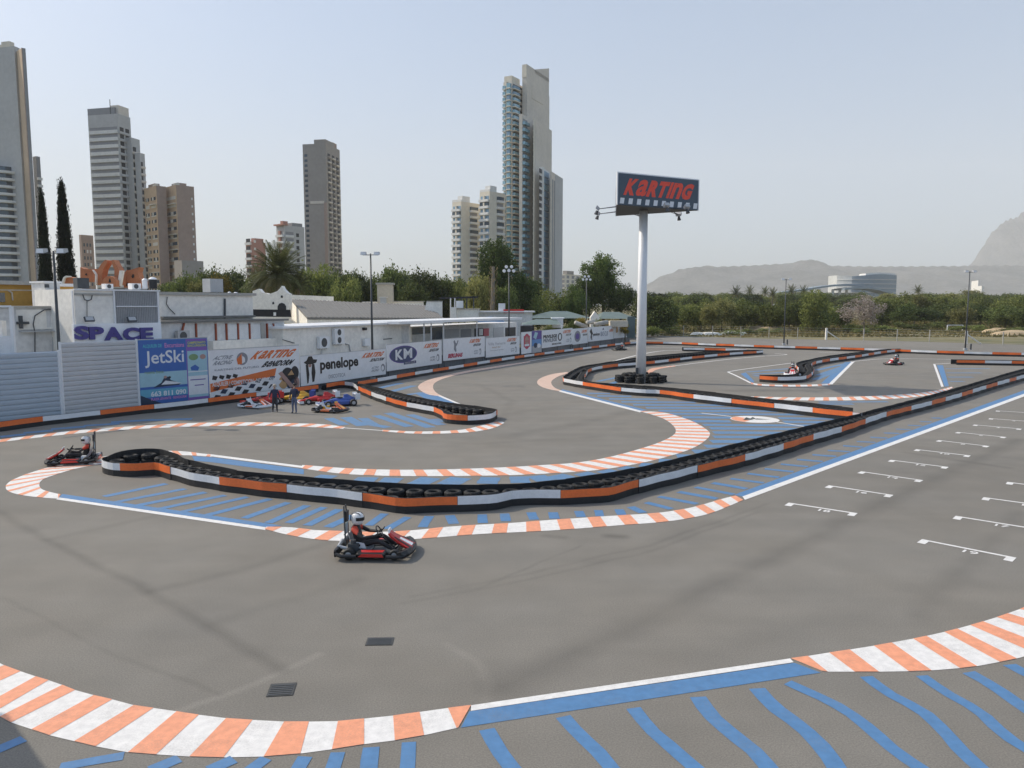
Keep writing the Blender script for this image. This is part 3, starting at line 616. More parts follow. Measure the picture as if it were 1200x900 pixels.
barrier([(419.5, 454.5), (442, 450.7), (464.5, 446.5), (486, 442.5), (507, 438.8), (526, 435.7), (559, 430), (588.5, 425), (614, 421), (650, 415.8), (680, 411.8), (713, 407.5), (735, 404.9), (747, 404), (760, 404), (791.7, 404.6), (828.5, 406.2), (900, 408.8), (975, 411), (1035, 413), (1056, 413.9), (1112, 416), (1200, 418.3), (1400, 424), (1700, 433)],
        'long perimeter tyre barrier below the advertising boards and along the grass verge', 1, 2.95, 0, [442, 464.5, 486, 507, 526, 543, 559, 574, 588, 603, 614], tyres='row')
# tyre ring and the sign pole
sb = gp(747, 448)
SGN = [V(7.9, 59.0, 0), V(14.9, 62.6, 0), V(8.85, 66.4, 0)]
CEN = sum(SGN, V(0, 0, 0)) / 3; CEN = V(CEN.x, CEN.y, 0)
ring = thing('tyre_ring', CEN, 'ring of stacked black tyres round the foot of the white sign pole', 'tyres')
for i in range(22):
    a = i / 11 * 2 * math.pi + (.28 if i > 10 else 0); r = 1.25 if i < 11 else 1.85; a2 = a if i < 11 else i / 11 * 2 * math.pi
    for k in range(4 if i < 11 else 3):
        place(TYRE, 'tyre', ring, CEN + V(r * math.cos(a2) + rnd.uniform(-.03, .03), r * math.sin(a2) * .8 + rnd.uniform(-.03, .03), .002 + k * .181), rnd.random() * 6)

# ================================================================== KARTING SIGN
sg = thing('karting_sign', CEN, 'three-sided dark slate KARTING sign high on a white pole', 'sign')
zb = at(720.8, 240, 59.0).z; zt = at(722, 201.7, 59.0).z
mat('slate', (.06, .085, .115), .4, .08, 2); mat('sign_red', (.85, .075, .035), .4, .08, 3); mat('check_white', (.75, .76, .78), .5, .06, 3)
MB().tube([CEN, CEN + V(0, 0, 7), CEN + V(0, 0, zb)], [.42, .38, .34], 20).build('pole', 'white_gloss', sg, smooth=True)
MB().tube([CEN, CEN + V(0, 0, .05)], .65, 16).build('base_plate', 'galv', sg)
MB().box(CEN.x - .5, CEN.x - .3, CEN.y - .56, CEN.y - .4, .4, 1.2).build('control_box', 'dark_steel', sg)
MB().poly([V(p.x, p.y, zb) for p in SGN], (0, 0, .25)).build('underside', 'black', sg)
MB().poly([V(p.x, p.y, zt - .06) for p in SGN], (0, 0, .1)).build('roof_frame', 'white_gloss', sg)
for i in range(3):
    a, b = SGN[i], SGN[(i + 1) % 3]; e = (b - a).normalized(); n = V(e.y, -e.x, 0); L = (b - a).length
    fp = MB().obox(a + e * .06 - n * .03, b - e * .06 - n * .03, n * .06, zb + .02, zt - .05).build('face', 'slate', sg)
    MB().obox(a - n * .05 - e * .04, a - n * .05 + e * .05, n * .12, zb, zt).build('corner_post', 'white_gloss', sg)
    H = zt - zb; o = a + n * .037
    put(text_mesh('KaRTInG', .06, .09, letterfit=True), o + e * L * .07 + V(0, 0, zb + H * .32), e * L * .88, V(0, 0, H * .52), n * 0).build('lettering', 'sign_red', fp, recalc=False)
    for k in range(10):
        s = L * (.03 + k * .1)
        MB().add([o + e * s + V(0, 0, zb + .12), o + e * (s + .38) + V(0, 0, zb + .12), o + e * (s + .45) + V(0, 0, zb + .55), o + e * (s + .07) + V(0, 0, zb + .55)], [(0, 1, 2, 3)]).build('check', 'check_white', fp, recalc=False)
    for t in ((.45, .7) if i == 0 else (.3, .75)):
        p = a.lerp(b, t) + V(0, 0, zb + .08); q = p + n * 1.5 + V(0, 0, -.15)
        fl = MB().bar(p, q, .05).bar(p + e * .3, q, .04).build('lamp_arm', 'dark_steel', sg)
        MB().hexa([q + e * s * .22 + n * k + V(0, 0, z) for s, k, z in ((-1, -.1, -.12), (1, -.1, -.12), (1, .12, .06), (-1, .12, .06), (-1, -.22, .05), (1, -.22, .05), (1, 0, .28), (-1, 0, .28))]).build('floodlight', 'galv', fl)
        MB().tube([q + V(0, 0, -.12), q + n * .1 + V(0, 0, -.42)], [.09, .16], 10).build('ballast', 'dark_steel', fl)

# ================================================================== FENCE, BOARDS
mat('fence_blue', (.43, .48, .53), .5, .04, .25); mat('fence_grey', (.53, .53, .535), .5, .04, .25)
class Board:
    """upright rectangle on the fence line: P(u,v,d) = point at u across, v up, d in front"""
    def __init__(s, name, x0, x1, yt, yb, label, cat, m='board_white', off=0.0, th=.06, legs=True, group=None):
        A, B = FW(x0, yb, off), FW(x1, yb, off); s.z0 = FW(x0, yb, off).z; s.z1 = FW(x0, yt, off).z
        s.A, s.B = V(A.x, A.y, 0), V(B.x, B.y, 0); s.e = s.B - s.A; s.W = s.e.length; s.H = s.z1 - s.z0; n = s.e.normalized(); s.n = V(n.y, -n.x, 0)
        s.root = thing(name, s.A, label, cat, group)
        s.sheet = MB().obox(s.A, s.B, -s.n * th, s.z0, s.z1).build('sheet', m, s.root)
        for v0, v1 in ((-.012, 0), (1, 1.012)): MB().obox(s.A, s.B, s.n * .02, s.z0 + (s.H * v0), s.z0 + s.H * v1).build('frame_rail', 'galv', s.root)
        if legs:
            for u in (.04, .5, .96):
                p = s.A.lerp(s.B, u) - s.n * (th + .05); MB().bar(p, p + V(0, 0, s.z1 - .1), .07).build('post', 'dark_steel', s.root)
    def P(s, u, v, d=.006): return s.A + s.e * u + V(0, 0, s.z0 + s.H * v) + s.n * d
    def rect(s, u0, u1, v0, v1, m, name='print', d=.006): return MB().add([s.P(u0, v0, d), s.P(u1, v0, d), s.P(u1, v1, d), s.P(u0, v1, d)], [(0, 1, 2, 3)]).build(name, m, s.sheet, recalc=False)
    def poly(s, pts, m, name='print', d=.009): return MB().add([s.P(u, v, d) for u, v in pts], [list(range(len(pts)))]).build(name, m, s.sheet, recalc=False)
    def oval(s, u, v, ru, rv, m, name='logo', d=.008, ang=0.0, a0=0, a1=2 * math.pi): return s.poly([(u + ru * math.cos(a0 + (a1 - a0) * i / 24), v + rv * math.sin(a0 + (a1 - a0) * i / 24)) for i in range(24)], m, name, d)
    def text(s, t, u0, u1, v0, v1, m, bold=.01, shear=0, d=.012, fit=False, name='lettering'): return put(text_mesh(t, bold, shear, letterfit=fit), s.P(u0, v0, d), s.e * (u1 - u0), V(0, 0, s.H * (v1 - v0)), V(0, 0, 0)).build(name, m, s.sheet, recalc=False)
    def club(s, u0=.64, dark='black'):                     # small KARTING / BENIDORM block with the grey wheel mark
        s.text('KaRTInG', u0, u0 + .31, .72, .9, 'print_orange', .05, .2, fit=True); s.text('BENIDORM', u0 + .1, u0 + .31, .55, .67, dark, .02, .2)
        s.text('ACTIVE', u0 + .12, u0 + .23, .27, .35, 'print_grey', .01, .2); s.text('RACING', u0 + .12, u0 + .23, .16, .24, 'print_grey', .01, .2)
        s.oval(u0 + .28, .27, .028, .15, 'print_grey'); s.oval(u0 + .275, .25, .018, .1, 'board_white', d=.011)
for n_, c_ in (('board_white', (.80, .80, .80)), ('print_orange', (.72, .17, .04)), ('print_grey', (.25, .26, .28)), ('print_pale', (.42, .42, .43)), ('print_purple', (.12, .07, .30)), ('print_red', (.50, .05, .09)), ('print_navy', (.05, .07, .16)), ('poster_blue', (.05, .14, .42)), ('poster_mid', (.12, .28, .55)), ('poster_sky', (.35, .55, .62)),
               ('poster_sea', (.12, .38, .52)), ('poster_violet', (.23, .12, .42)), ('poster_dark', (.02, .04, .08)), ('print_pink', (.65, .25, .5)), ('print_cyan', (.1, .5, .55)), ('print_yellow', (.62, .55, .12)), ('print_tan', (.55, .33, .15)), ('print_green', (.2, .32, .15)), ('skin_print', (.42, .26, .22))):
    mat(n_, c_, .5, .06, 3)
bw = thing('gap_wall', V(FENCE[4].x, FENCE[4].y, 0), 'low dark grey wall running under the white advertising boards', 'wall'); mat('plinth', (.17, .18, .19), .9, .2, .6)  # low wall added to fill the gap; shade below the boards is in its grey
for a, b in zip(offs(FENCE, .3)[4:], offs(FENCE, .3)[5:]):
    e = (b - a).normalized(); MB().obox(a + e * .01, b - e * .01, V(-e.y, e.x, 0) * .2, 0, 1.35).build('wall_section', 'plinth', bw)
# corrugated metal fence left of the posters: each horizontal plank is a piece
def plank_fence(x0, x1, yt, yb, m, label):
    A, B = FW(x0, yb, 0), FW(x1, yb, 0); A.z = B.z = 0; z1 = FW(x0, yt, 0).z; e = (B - A).normalized(); n = V(e.y, -e.x, 0)
    r = thing('metal_fence', A, label, 'fence'); nn = max(8, int(z1 / .26)); h = z1 / nn
    for i in range(nn):
        prof = [(-.01, .004), (.035, .015), (.045, h * .5), (.035, h - .05), (-.01, h - .035), (-.03, h - .004), (-.03, .004)]
        mb = MB(); mb.loft([[p + n * d + V(0, 0, i * h + z) for d, z in prof] for p in (A + e * .05, B - e * .05)]); mb.build('plank', m, r)
    for p in (A, B): MB().bar(p + n * .03, p + n * .03 + V(0, 0, z1 + .05), .1).build('post', 'white_gloss', r)
plank_fence(-90, 73.5, 418, 500, 'fence_blue', 'bluish corrugated metal fence section under the plain grey wall')
plank_fence(75, 164, 401.5, 492, 'fence_grey', 'taller grey corrugated metal fence section beside the jet ski poster')

b = Board('poster_board', 164.5, 246, 398.5, 476, 'tall blue jet ski excursions poster with phone number on the fence', 'poster', 'poster_mid')
b.rect(.01, .675, .01, .28, 'poster_blue'); b.rect(.01, .675, .12, .24, 'poster_sea', d=.008); b.rect(.01, .675, .28, .5, 'poster_sky'); b.rect(.01, .675, .5, .99, 'poster_blue'); b.rect(.675, .99, .01, .99, 'poster_violet'); b.poly([(.01, .01), (.3, .01), (.16, .08), (.01, .16)], 'poster_dark')
b.text('JetSki', .09, .64, .57, .83, 'white_panel', .012); b.text('ALQUILER DE', .07, .33, .87, .93, 'print_cyan', .02); b.text('Excursions', .37, .65, .87, .94, 'print_pink', .015)
b.text('nueva base', .08, .34, .48, .53, 'print_green', .01); b.text('663 811 090', .15, .65, .125, .205, 'white_panel', .03); b.text('PLAYA LEVANTE · BENIDORM', .15, .65, .065, .105, 'print_pink', .02)
b.poly([(.18, .26), (.3, .33), (.34, .4), (.4, .42), (.44, .36), (.58, .3), (.55, .275), (.36, .27)], 'poster_dark'); b.poly([(.3, .3), (.36, .36), (.5, .33), (.6, .3), (.5, .295)], 'white_panel', d=.011); b.oval(.36, .415, .025, .02, 'skin_print', d=.012); b.oval(.42, .405, .02, .018, 'dark', d=.012)
b.rect(.69, .985, .86, .955, 'poster_blue', d=.008); b.text('CAMPEONATO', .7, .97, .91, .95, 'print_yellow', .03); b.text('EXCURSION', .7, .97, .865, .9, 'print_yellow', .03)
b.rect(.69, .985, .06, .8, 'poster_sky', d=.008); b.rect(.69, .985, .1, .4, 'white_panel', d=.009); b.oval(.78, .7, .07, .05, 'print_green', d=.012); b.oval(.92, .7, .045, .04, 'skin_print', d=.012); b.poly([(.73, .54), (.8, .58), (.86, .53), (.84, .48), (.74, .49)], 'poster_blue', d=.012); b.rect(.69, .985, .46, .475, 'white_panel', d=.012); b.rect(.72, .95, .33, .345, 'print_purple', d=.013); b.rect(.78, .92, .24, .255, 'print_purple', d=.013)

b = Board('advertising_board', 247, 352, 410.5, 470, 'long karting board with checkered flag and orange slanted banner', 'billboard', 'board_white')
b.text('ACTIVE', .03, .25, .80, .88, 'print_grey', .02, .2); b.text('RACING', .03, .25, .70, .78, 'print_grey', .02, .2); b.oval(.34, .79, .06, .13, 'print_grey'); b.oval(.335, .77, .035, .075, 'board_white', d=.011); b.poly([(.28, .79), (.34, .9), (.335, .68), (.29, .68)], 'print_orange', d=.012); b.poly([(.33, .9), (.37, .72), (.34, .7)], 'board_white', d=.012)
b.text('KaRTInG', .42, .98, .76, .93, 'print_orange', .06, .2, fit=True); b.text('BeNIDORM', .54, .95, .58, .70, 'black', .05, .2, fit=True); b.text('KARTING DEL FUTURO', .05, .52, .58, .62, 'print_grey', .01)
b.poly([(.0, .17), (.70, .38), (.72, .54), (.0, .34)], 'print_orange'); b.text('ALQUILER | COMPETICION · NOCTURNA', .02, .69, .25, .36, 'white_panel', .02)
for i in range(9):
    for j in range(3):
        u = .02 + i * .075; v = .03 + j * .09 + i * .012
        if (i + j) % 2 == 0: b.poly([(u, v), (u + .055, v - .02), (u + .085, v + .06), (u + .03, v + .08)], 'dark' if (i + j) % 4 == 0 or j == 0 else 'poster_dark')
for i in range(4): b.poly([(.02 + i * .07, .42 + .02 * (i % 2)), (.06 + i * .07, .40), (.08 + i * .07, .47), (.03 + i * .07, .5)], 'dark')
for u, v, ru, rv, m_ in ((.85, .36, .075, .17, 'dark'), (.94, .40, .05, .15, 'dark'), (.8, .22, .06, .14, 'print_tan'), (.9, .17, .07, .12, 'poster_dark'), (.96, .18, .035, .13, 'skin_print')): b.oval(u, v, ru, rv, m_)
b.poly([(.74, .42), (.78, .46), (.93, .1), (.88, .08)], 'skin_print', d=.012); b.poly([(.6, .05), (.72, .3), (.78, .26), (.68, .03)], 'white_panel', d=.011); b.poly([(.85, .36), (.9, .47), (.93, .36)], 'print_tan', d=.012)

b = Board('advertising_board', 353, 452.5, 417.5, 452.5, 'white penelope discoteca board with black hatted figure', 'billboard')
b.poly([(.03, .78), (.06, .84), (.08, .97), (.115, .97), (.13, .86), (.17, .84), (.16, .74), (.125, .70), (.06, .70)], 'black', 'logo'); b.poly([(.05, .7), (.075, .7), (.085, .35), (.075, .08), (.062, .05), (.055, .4)], 'black', 'logo'); b.poly([(.115, .7), (.14, .7), (.15, .4), (.135, .1), (.115, .08), (.108, .4)], 'black', 'logo'); b.oval(.094, .66, .016, .06, 'skin_print')
b.text('penelope', .20, .64, .34, .84, 'black', .035); b.text('DISCOTECA', .29, .48, .13, .26, 'print_grey', .0); b.club(.68)
b = Board('advertising_board', 453.5, 517.8, 404, 435, 'white board with purple oval KM emblem', 'billboard')
b.oval(.28, .57, .24, .34, 'print_purple'); b.oval(.28, .57, .225, .31, 'print_navy', d=.010); b.text('K', .14, .27, .37, .77, 'white_panel', .04); b.text('M', .28, .43, .39, .79, 'white_panel', .03); b.rect(.28, .5, .16, .27, 'print_navy', d=.013); b.text('DISCO CLUB', .30, .48, .18, .25, 'print_pale', .02, d=.017); b.club(.64)
b = Board('advertising_board', 519.5, 568, 397.3, 423, 'white board with dark dancing figure above red lettering', 'billboard')
b.poly([(.24, .5), (.25, .7), (.23, .85), (.26, .92), (.28, .8), (.3, .75), (.33, .9), (.35, .88), (.32, .7), (.29, .6), (.3, .38), (.27, .36)], 'print_grey', 'logo'); b.text('BERLINAS', .1, .45, .1, .3, 'print_red', .06, .05); b.club(.6)
b = Board('advertising_board', 569.5, 608.8, 396.3, 419, 'pale board with faint cafe lettering and karting block', 'billboard')
b.text('Villa Venecia', .06, .56, .6, .75, 'print_pale', .0); b.text('beach bar', .17, .42, .45, .54, 'print_tan', .0); b.text('restaurante', .12, .5, .3, .36, 'print_pale', .0); b.club(.6)
b = Board('poster_board', 611, 623, 389.5, 415, 'narrow white poster with red framed portrait', 'poster')
b.oval(.52, .56, .3, .36, 'print_red'); b.rect(.22, .82, .3, .82, 'print_red', d=.009); b.oval(.52, .6, .19, .2, 'skin_print', d=.012); b.rect(.3, .74, .34, .44, 'white_panel', d=.013); b.rect(.35, .7, .56, .59, 'print_red', d=.015)
b = Board('poster_board', 623.6, 634.6, 388, 413.5, 'narrow dark blue poster with pale figures', 'poster', 'poster_mid')
b.rect(.0, 1, .6, 1, 'print_purple'); b.poly([(.1, .7), (.3, .95), (.6, .9), (.4, .6)], 'poster_sky'); b.rect(0, 1, 0, .3, 'print_pale'); b.oval(.35, .33, .2, .12, 'poster_dark'); b.oval(.7, .3, .2, .1, 'white_panel')
b = Board('advertising_board', 635.3, 670.8, 387.3, 408, 'white board with heavy black double line lettering', 'billboard')
b.text('PRIVILEGE', .03, .46, .52, .72, 'black', .05); b.text('PRIVILEGE', .03, .46, .30, .50, 'print_grey', .05); b.oval(.56, .53, .07, .24, 'black'); b.oval(.56, .53, .04, .17, 'board_white', d=.011); b.text('BENIDORM', .3, .6, .1, .2, 'black', .03); b.club(.65)
b = Board('advertising_board', 671.2, 688.8, 385.5, 404, 'small white board with round grey mark', 'billboard')
b.oval(.3, .5, .2, .36, 'print_grey'); b.oval(.3, .5, .12, .2, 'print_purple', d=.011); b.text('KaRTInG', .55, .95, .7, .88, 'print_orange', .05, .2, fit=True); b.text('BENIDORM', .65, .95, .5, .62, 'black', .02)
b = Board('advertising_board', 689.6, 719, 383.6, 400.5, 'white board with black runner figure and disco lettering', 'billboard')
b.poly([(.05, .1), (.09, .5), (.04, .7), (.1, .92), (.13, .7), (.16, .55), (.12, .4), (.14, .1), (.11, .1), (.09, .3)], 'black', 'logo'); b.text('penelope', .16, .42, .3, .6, 'black', .03); b.poly([(.52, .75), (.56, .9), (.6, .75)], 'print_navy', 'logo'); b.text('BEACH CLUB', .46, .75, .3, .62, 'print_navy', .0); b.text('KARTING', .8, .98, .55, .75, 'print_orange', .03, .2)
b = Board('advertising_board', 719.7, 738.5, 381, 396.5, 'last white board with tan figure next to the sign pole', 'billboard')
b.poly([(.1, .4), (.12, .85), (.2, .85), (.22, .45)], 'print_tan', 'logo'); b.text('KaRTInG', .45, .9, .65, .85, 'print_orange', .04, .2, fit=True); b.text('BENIDORM', .5, .9, .42, .58, 'print_grey', .02); b.rect(.75, .9, .1, .3, 'print_navy')

# ================================================================== BUILDINGS BEHIND THE FENCE
class Facade:
    """building front parallel to the fence, 'off' metres behind it"""
    def __init__(s, name, x0, x1, yt, off, depth, label, cat, m='white_wall', zb=0.0, zref=None):
        A = FW(x0, yt, off); B = FW(x1, yt, off); s.off = off; s.z1 = FW(zref if zref is not None else (x0 + x1) / 2, yt, off).z
        s.A, s.B = V(A.x, A.y, 0), V(B.x, B.y, 0); s.e = (s.B - s.A).normalized(); s.n = V(s.e.y, -s.e.x, 0); s.depth = depth
        s.root = thing(name, V(s.A.x, s.A.y, zb), label, cat)
        s.body = MB().obox(s.A, s.B, -s.n * depth, zb, s.z1).build('wall', m, s.root)
    def hit(s, px, py, d=0.0):
        r = ray(px, py); a = s.A + s.n * d; e = s.e; den = r.x * e.y - r.y * e.x; t = (a.x * e.y - a.y * e.x) / den; return V(r.x * t, r.y * t, CAM_H + r.z * t)
    def box(s, name, x0, x1, yt, yb, m, d=.05, back=.02, parent=None):
        a, b = s.hit(x0, yb), s.hit(x1, yb); a2 = s.hit(x0, yt); 
        return MB().obox(a - s.n * back, b - s.n * back, s.n * (d + back), min(a.z, a2.z), max(a.z, a2.z)).build(name, m, parent or s.root)
    def roof(s, name, m, over=.25, th=.18, z=None):
        z = s.z1 if z is None else z; a, b = s.A - s.e * over + s.n * over, s.B + s.e * over + s.n * over
        return MB().obox(a, b, -s.n * (s.depth + 2 * over), z + .003, z + th).build(name, m, s.root)
    def pipe(s, pts, r, m, d=.08, name='pipe'): return MB().tube([s.hit(x, y, d) for x, y in pts], r, 6).build(name, m, s.root)
def aircon(p, e, n, w, h, dp, label, m='white_gloss', fan=1):
    """air conditioner outdoor unit at p (lower left), along e, facing n"""
    r = thing('air_conditioner', p, label, 'air conditioner', 'air conditioner units on the buildings')
    bx = MB().hexa([p + e * x - n * y + V(0, 0, z) for x, y, z in ((0, 0, 0), (w, 0, 0), (w, dp, 0), (0, dp, 0), (0, 0, h), (w, 0, h), (w, dp, h), (0, dp, h))]).build('casing', m, r)
    for i in range(fan):
        c = p + e * w * .45 + V(0, 0, h * (i + .5) / fan) + n * .012; rr = min(w * .36, h * .40 / fan)
        MB().add([c + e * rr * math.cos(a) + V(0, 0, rr * math.sin(a)) for a in [k * math.pi / 8 for k in range(16)]], [list(range(16))]).build('fan_grille', 'dark_steel', r, recalc=False)
    for x in (.1, .8): MB().bar(p + e * w * x - V(0, 0, .06) - n * dp * .5, p + e * w * x + V(0, 0, .003) - n * dp * .5, .08).build('foot', 'galv', r)
    return r
mat('ochre', (.50, .29, .07), .8, .12, .6); mat('roof_grey', (.20, .19, .175), .85, .15, .8, stretch=(3, 3, .3)); mat('roof_pale', (.42, .40, .36), .85, .15, .8); mat('cream', (.60, .53, .42), .8, .1, .5); mat('terracotta', (.50, .20, .10), .85, .14, 1.2); mat('purple', (.07, .055, .24), .4, .06, 3); mat('rib_grey', (.34, .345, .35), .5, .1, 1)
mat('canopy_teal', (.13, .175, .165), .7, .12, .6); mat('canopy_dark', (.11, .15, .15), .7, .12, .6); mat('rust', (.30, .08, .04), .8, .2, 2); mat('tarp', (.70, .70, .69), .5, .1, 2); mat('black_cloth', (.02, .02, .024), .8, .2, 2)

# plain grey building at the far left
f = Facade('low_building', -120, 96, 361, 4.5, 9, 'plain grey rendered building with cables and white plinth behind the metal fence', 'building', 'grey_wall', zref=60)
f.roof('roof_edge', 'roof_pale', .1, .12); f.box('wall_patch', 20, 55, 363, 385, 'white_wall', .02); f.box('rail', 22, 85, 388, 389.2, 'galv', .4)
f.pipe([(72, 362), (52, 363), (41, 370), (39, 380), (41, 390), (41, 418)], .03, 'dark_steel'); f.pipe([(62, 395), (62, 420)], .03, 'galv'); f.box('bracket', 22, 25, 370, 385, 'dark_steel', .3); f.box('bracket', 19, 32, 377, 380, 'dark_steel', .3); f.box('ledge', 20, 85, 384.5, 386.5, 'white_wall', .08)
f = Facade('rooftop_block', -60, 52, 334, 12, 8, 'ochre yellow upper building with a thin grey roof at the far left', 'building', 'ochre', zref=30); f.roof('roof', 'roof_pale', .4, .25)
f.box('band', 0, 50, 339, 340.5, 'cream', .06); f.box('window', -2, 6, 343, 354, 'glass', .04); f.pipe([(9, 340), (14, 343), (15, 352)], .05, 'cream')
f = Facade('rooftop_cabinet', 52, 70, 331.5, 6, 1.6, 'tall grey rooftop machine cabinet with white louvred side', 'cabinet', 'grey_wall', zb=FW(60, 359, 6).z, zref=60); f.roof('lid', 'white_gloss', .08, .1); f.box('louvre', 52.3, 57.5, 333, 337, 'dark_steel', .03); f.box('louvre', 52.3, 57.5, 340, 346, 'dark_steel', .03); f.box('louvre', 52.3, 57.5, 348, 356, 'white_gloss', .03)
f = Facade('rooftop_block', 68, 90, 336, 9, 5, 'small ochre wall with white coping beside the cabinet', 'building', 'ochre', zref=78); f.roof('coping', 'white_gloss', .15, .2)
# white gate frame and white plinth
pw = FW(17, 420, .8); r = thing('white_gate_frame', V(pw.x, pw.y, 0), 'white tubular frame post with a white box panel behind the bluish fence', 'frame'); 
zt_ = FW(17, 359, .8).z; e_ = (FW(30, 400, .8) - FW(10, 400, .8)); e_.z = 0; e_.normalize()
MB().bar(V(pw.x, pw.y, 0), V(pw.x, pw.y, zt_), .16).build('post', 'white_gloss', r); q = FW(-60, 400, .8); MB().bar(V(pw.x, pw.y, zt_), V(q.x, q.y, zt_), .1).build('top_rail', 'white_gloss', r)
MB().obox(V(pw.x, pw.y, 0) - e_ * 6, V(pw.x, pw.y, 0) - e_ * .1, V(-e_.y, e_.x, 0) * .3, FW(10, 422, .8).z, FW(10, 394, .8).z).build('panel', 'white_panel', r); MB().box(pw.x - .9, pw.x - .45, pw.y - .2, pw.y + .2, FW(10, 395, .8).z, FW(10, 376, .8).z).build('planter', 'white_wall', r)

# the SPACE building
f = Facade('space_building', 86, 186.5, 339.5, 1.6, 5, 'white club building with purple SPACE letters and grey ribbed panels', 'building', 'white_wall', zref=136)
fas = f.box('fascia', 85.3, 187.5, 380, 402.5, 'fascia_white', .22, 0)
for nm, ch, (x0, x1, y0, y1) in (('letter', 'S', (86.8, 104, 382, 398.5)), ('letter', 'P', (104.3, 121.5, 383, 398)), ('letter', 'A', (122, 143.5, 383.5, 399)), ('letter', 'C', (144, 163, 384, 399.2)), ('letter', 'E', (164, 179, 384, 399.5))):
    a, b_, c_ = f.hit(x0, y1, .26), f.hit(x1, y1, .26), f.hit(x0, y0, .26); m = put(text_mesh(ch, .05), V(a.x, a.y, a.z), V(b_.x - a.x, b_.y - a.y, 0), V(0, 0, c_.z - a.z), V(0, 0, 0))
    k = len(m.v); fs0 = list(m.f); m.v += [p + f.n * .12 for p in m.v[:k]]; from collections import Counter
    ed = Counter(tuple(sorted((q[i], q[(i + 1) % len(q)]))) for q in fs0 for i in range(len(q)))
    m.f = fs0 + [[i + k for i in q] for q in fs0] + [[e[0], e[1], e[1] + k, e[0] + k] for e, c2 in ed.items() if c2 == 1]; m.mi = [0] * len(m.f)
    m.build(nm, 'purple', fas)
for i in range(24): f.box('rib', 135.5 + i * 2.05, 136.6 + i * 2.05, 342, 379.5, 'rib_grey', .05)
f.box('ribbed_panel', 135, 184.5, 341, 379.5, 'rib_grey', .015)
for x0, x1, y0, y1 in ((85.6, 186.6, 338.4, 340.2), (133.6, 135.2, 340.5, 380), (184.6, 186.4, 340.5, 380), (85.4, 86.6, 340.5, 380), (135.3, 184.5, 358.6, 359.8)): f.box('frame_rail', x0, x1, y0, y1, 'white_gloss', .12)
f.box('gutter', 87, 133, 343.5, 346, 'roof_pale', .06)
for x in (105, 155):
    a = f.hit(x, 375, .5); fl = MB().hexa([a + f.e * s * .27 + f.n * k * .6 + V(0, 0, z * .5) for s, k, z in ((-1, 0, -.2), (1, 0, -.2), (1, .15, -.1), (-1, .15, -.1), (-1, -.25, .3), (1, -.25, .3), (1, -.1, .4), (-1, -.1, .4))]).build('floodlight', 'dark_steel', f.root); MB().bar(a - f.n * .5, a, .05).build('bracket', 'dark_steel', f.root)
    MB().add([a + f.e * s * .22 + f.n * (k * .6 + .012) + V(0, 0, z * .5 + .012) for s, k, z in ((-1, .12, -.05), (1, .12, -.05), (1, -.09, .35), (-1, -.09, .35))], [(0, 1, 2, 3)]).build('lamp_glass', 'galv', fl, recalc=False)
f.pipe([(97, 345), (99, 351), (103, 352.5), (107, 351), (108, 346)], .03, 'dark_steel'); f.pipe([(102, 353), (102, 371)], .02, 'dark_steel')
SP = f
for x0, x1, yt, fan, m_, lab in ((91, 105, 325.5, 1, 'dark_steel', 'dark louvred air conditioner on the club roof corner'), (124, 133, 332.5, 1, 'white_gloss', 'small white air conditioner in the middle of the club roof'), (155, 165.5, 332, 1, 'white_gloss', 'white air conditioner on the club roof beside a white pipe')):
    a, b_ = SP.hit(x0, 339.5, -1.2), SP.hit(x1, 339.5, -1.2); z0 = SP.z1 + .062; aircon(V(a.x, a.y, z0), SP.e, SP.n, (b_ - a).length, SP.hit(x0, yt, -1.2).z - z0, .5, lab, m_, fan)
def tank(name, px, yt, yb, off, rpx, m, label, cat, cap='white_gloss'):
    p = FW(px, yb, off); zt = FW(px, yt, off).z; zb = FW(px, yb, off).z; r = rpx / FPX * p.y
    o = thing(name, V(p.x, p.y, zb), label, cat); MB().lathe([(r, zb), (r, zb + (zt - zb) * .8)], (p.x, p.y, 0), 16).build('body', m, o, smooth=False); MB().lathe([(r * 1.06, zb + (zt - zb) * .8 + .002), (r * 1.06, zb + (zt - zb) * .86), (r * .5, zt), (.02, zt + .02)], (p.x, p.y, 0), 16).build('cap', cap, o); return o
tank('flue', 170, 326.5, 338.3, 2.6, 3, 'white_gloss', 'white round flue on the club roof', 'flue'); tank('flue', 179.5, 325, 338.3, 2.6, 4.5, 'dark', 'black drum with white cap on the club roof', 'flue')

# terracotta castle shapes behind the club
def cutout(name, polys, Y, th, m, label, cat, parts=()):
    root = None
    base = at(polys[0][0][0], 357, Y); root = thing(name, V(base.x, Y, 0), label, cat)
    for pl in polys: MB().poly([at(x, y, Y) for x, y in pl], (0, th, 0)).build('wall', m, root)
    for nm, pl, mm, d, dt in parts: MB().poly([at(x, y, Y - d) for x, y in pl], (0, dt, 0)).build(nm, mm, root)
    return root
horn = lambda x, s: [(x, 334)] + [(x + s * p, q) for p, q in ((0, 325), (2, 317), (6, 310), (11, 304.5), (13.5, 305), (13, 309), (9, 315), (7.5, 322), (8, 334))]
cutout('castle_facade', [horn(112, 1)], 74, 1.0, 'terracotta', 'orange horn-shaped gable leaning right behind the club roof', 'facade', [('white_edge', [(111, 334), (111.5, 322), (107.5, 316), (109, 316), (113, 322), (112.6, 334)], 'white_wall', .3, .25)])
cutout('castle_facade', [[(142, 334)] + [(142 - p, q) for p, q in ((0, 325), (2, 317), (6, 310), (9, 304.5), (11.5, 305), (11, 309), (8, 316), (8, 334))]], 74, 1.0, 'terracotta', 'orange horn-shaped gable leaning left behind the club roof', 'facade', [('white_edge', [(137, 335), (140, 317), (144, 317), (141, 335)], 'white_wall', .4, .35)])
